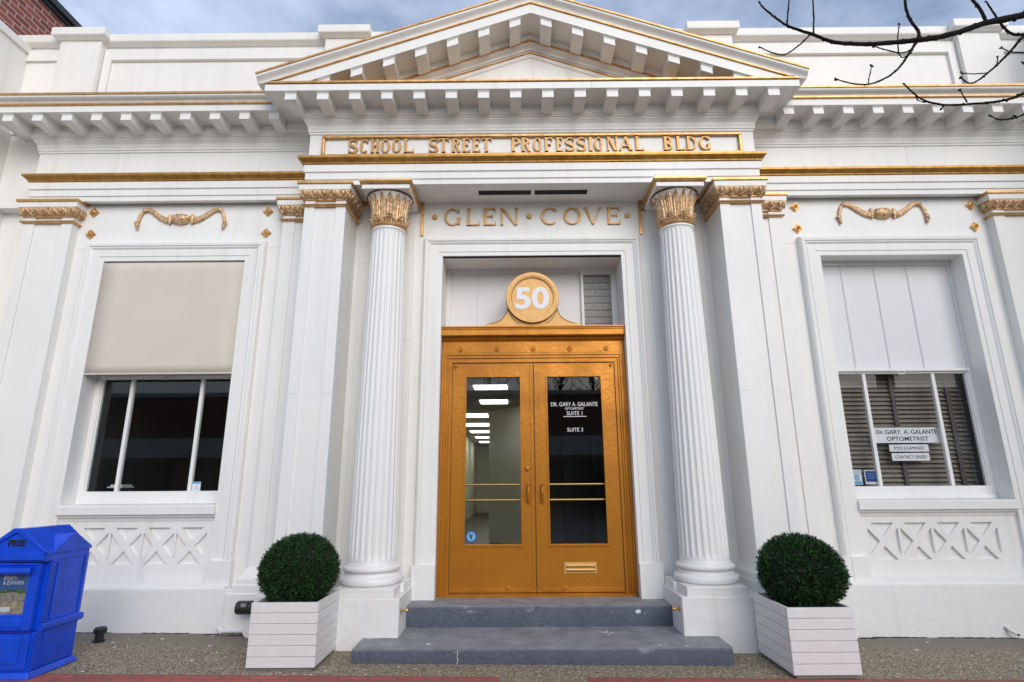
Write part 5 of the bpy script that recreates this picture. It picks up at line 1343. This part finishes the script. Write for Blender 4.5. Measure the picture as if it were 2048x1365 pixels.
for k, (pts, r0, r1) in enumerate([
    ([(255, 140), (262, 80), (268, 0), (272, -60)], .006, .004), ([(400, 185), (403, 100), (398, 0), (395, -50)], .0065, .0045),
    ([(380, 195), (320, 250), (240, 300), (165, 285), (110, 258)], .006, .0035), ([(970, 215), (975, 175), (930, 110), (905, 40), (903, -40)], .012, .009),
    ([(970, 230), (940, 265), (890, 290), (800, 275), (730, 252)], .006, .0035), ([(955, 240), (920, 300), (860, 380), (790, 430), (700, 462), (600, 455), (525, 432)], .009, .004),
    ([(700, 460), (708, 410), (718, 360)], .0045, .003), ([(865, 285), (862, 200), (870, 130)], .0045, .0035), ([(860, 285), (880, 312), (905, 315)], .0045, .003),
    ([(1345, 120), (1310, 50), (1268, 0), (1230, -50)], .012, .009), ([(1551, 190), (1490, 188), (1440, 150), (1390, 80), (1345, 10)], .011, .005),
    ([(1800, 150), (1660, 180), (1551, 200), (1500, 255), (1440, 320), (1370, 385), (1300, 440), (1250, 455), (1205, 425)], .012, .004), ([(1350, 400), (1280, 405), (1215, 400)], .0045, .003), ([(1400, 360), (1406, 335), (1408, 312)], .004, .003),
    ([(1700, 300), (1551, 290), (1480, 285), (1425, 262)], .006, .0035), ([(1900, 380), (1700, 450), (1551, 510), (1480, 540), (1370, 560), (1240, 570), (1130, 575), (1020, 555), (960, 520), (895, 460)], .012, .0045), ([(1240, 560), (1222, 530), (1200, 490)], .005, .003),
    ([(960, 525), (972, 550), (1010, 558)], .004, .003), ([(1120, 575), (1108, 585), (1098, 596)], .005, .003), ([(1800, 500), (1660, 570), (1551, 625), (1500, 645), (1450, 655), (1400, 650), (1365, 630)], .007, .004), ([(1450, 655), (1475, 648), (1500, 632)], .004, .003), ([(1640, 330), (1580, 352), (1545, 345)], .006, .004)]):
    limb(pts, r0, r1, YT + .03 * ((k * 7) % 5 - 2) * 0, YT, seed=20 + k)
b = MB()
e = m_[0]
b.tube([(5.6, -2.5, -.1), (5.58, -2.5, 1.5), (5.62, -2.48, 3.0), (5.5, -2.45, 4.3), (5.6, -2.45, 6), (5.7, -2.4, 8.0)], [.16, .13, .12, .10, .07, .03], 12)
b.build('trunk', M['bark'], root, smooth=True)
b = MB()
b.tube([(5.52, -2.45, 4.2), tuple((Vector((5.52, -2.45, 4.2)) + e) / 2 + Vector((0, 0, .1))), tuple(e)], [.05, .038, .027], 10)
for (u, v, r) in ((1800, 150, .012), (1700, 300, .006), (1900, 380, .012), (1800, 500, .007), (1640, 330, .006)):
    q = ray_pt(1480 + u * K, v * K, YT); b.tube([(5.56, -2.47, 3.3), tuple((Vector((5.56, -2.47, 3.3)) + q) / 2 + Vector((0, 0, .12))), tuple(q)], [.03, r * 1.4, r], 8)
b.build('limb', M['bark'], root, smooth=True)

# ================================================================== PAINT JOINTS of the facade sheets
def joint(name_parent, x0, x1, y, z, vertical=False, z1=None):
    b = MB()
    if vertical: b.box(x0 - .0014, x0 + .0014, y - .0012, y + .004, z, z1)
    else: b.box(x0, x1, y - .0012, y + .004, z - .0014, z + .0014)
    b.build('joint', M['caulk'], name_parent)
M['caulk'] = mat('grey_caulk', (.50, .50, .48), .8)
for s in SX:
    for z in (2.83,): joint(bank, s * 1.30, s * 1.74, .07, z)
    joint(bank, *sorted((s * 1.742, s * 1.955)), .11, 2.86); joint(bank, *sorted((s * 1.742, s * 1.955)), .11, 3.72)
    joint(bank, *sorted((s * 2.78, s * 2.93)), .10, 3.90); joint(bank, *sorted((s * 4.92, s * 5.07)), .10, 3.90)
    joint(bank, *sorted((s * 1.955, s * 2.06)), -.33, 2.2); joint(bank, *sorted((s * 2.28, s * 2.385)), -.33, 2.2)
joint(bank, 4.26, 0, .0, 4.74, True, 5.03); joint(bank, 4.26, 0, -.03, 4.575, True, 4.655)
joint(bank, -4.10, 0, .075, 6.64, True, 6.735); joint(bank, .62, 0, -.682, 5.315, True, 5.385)
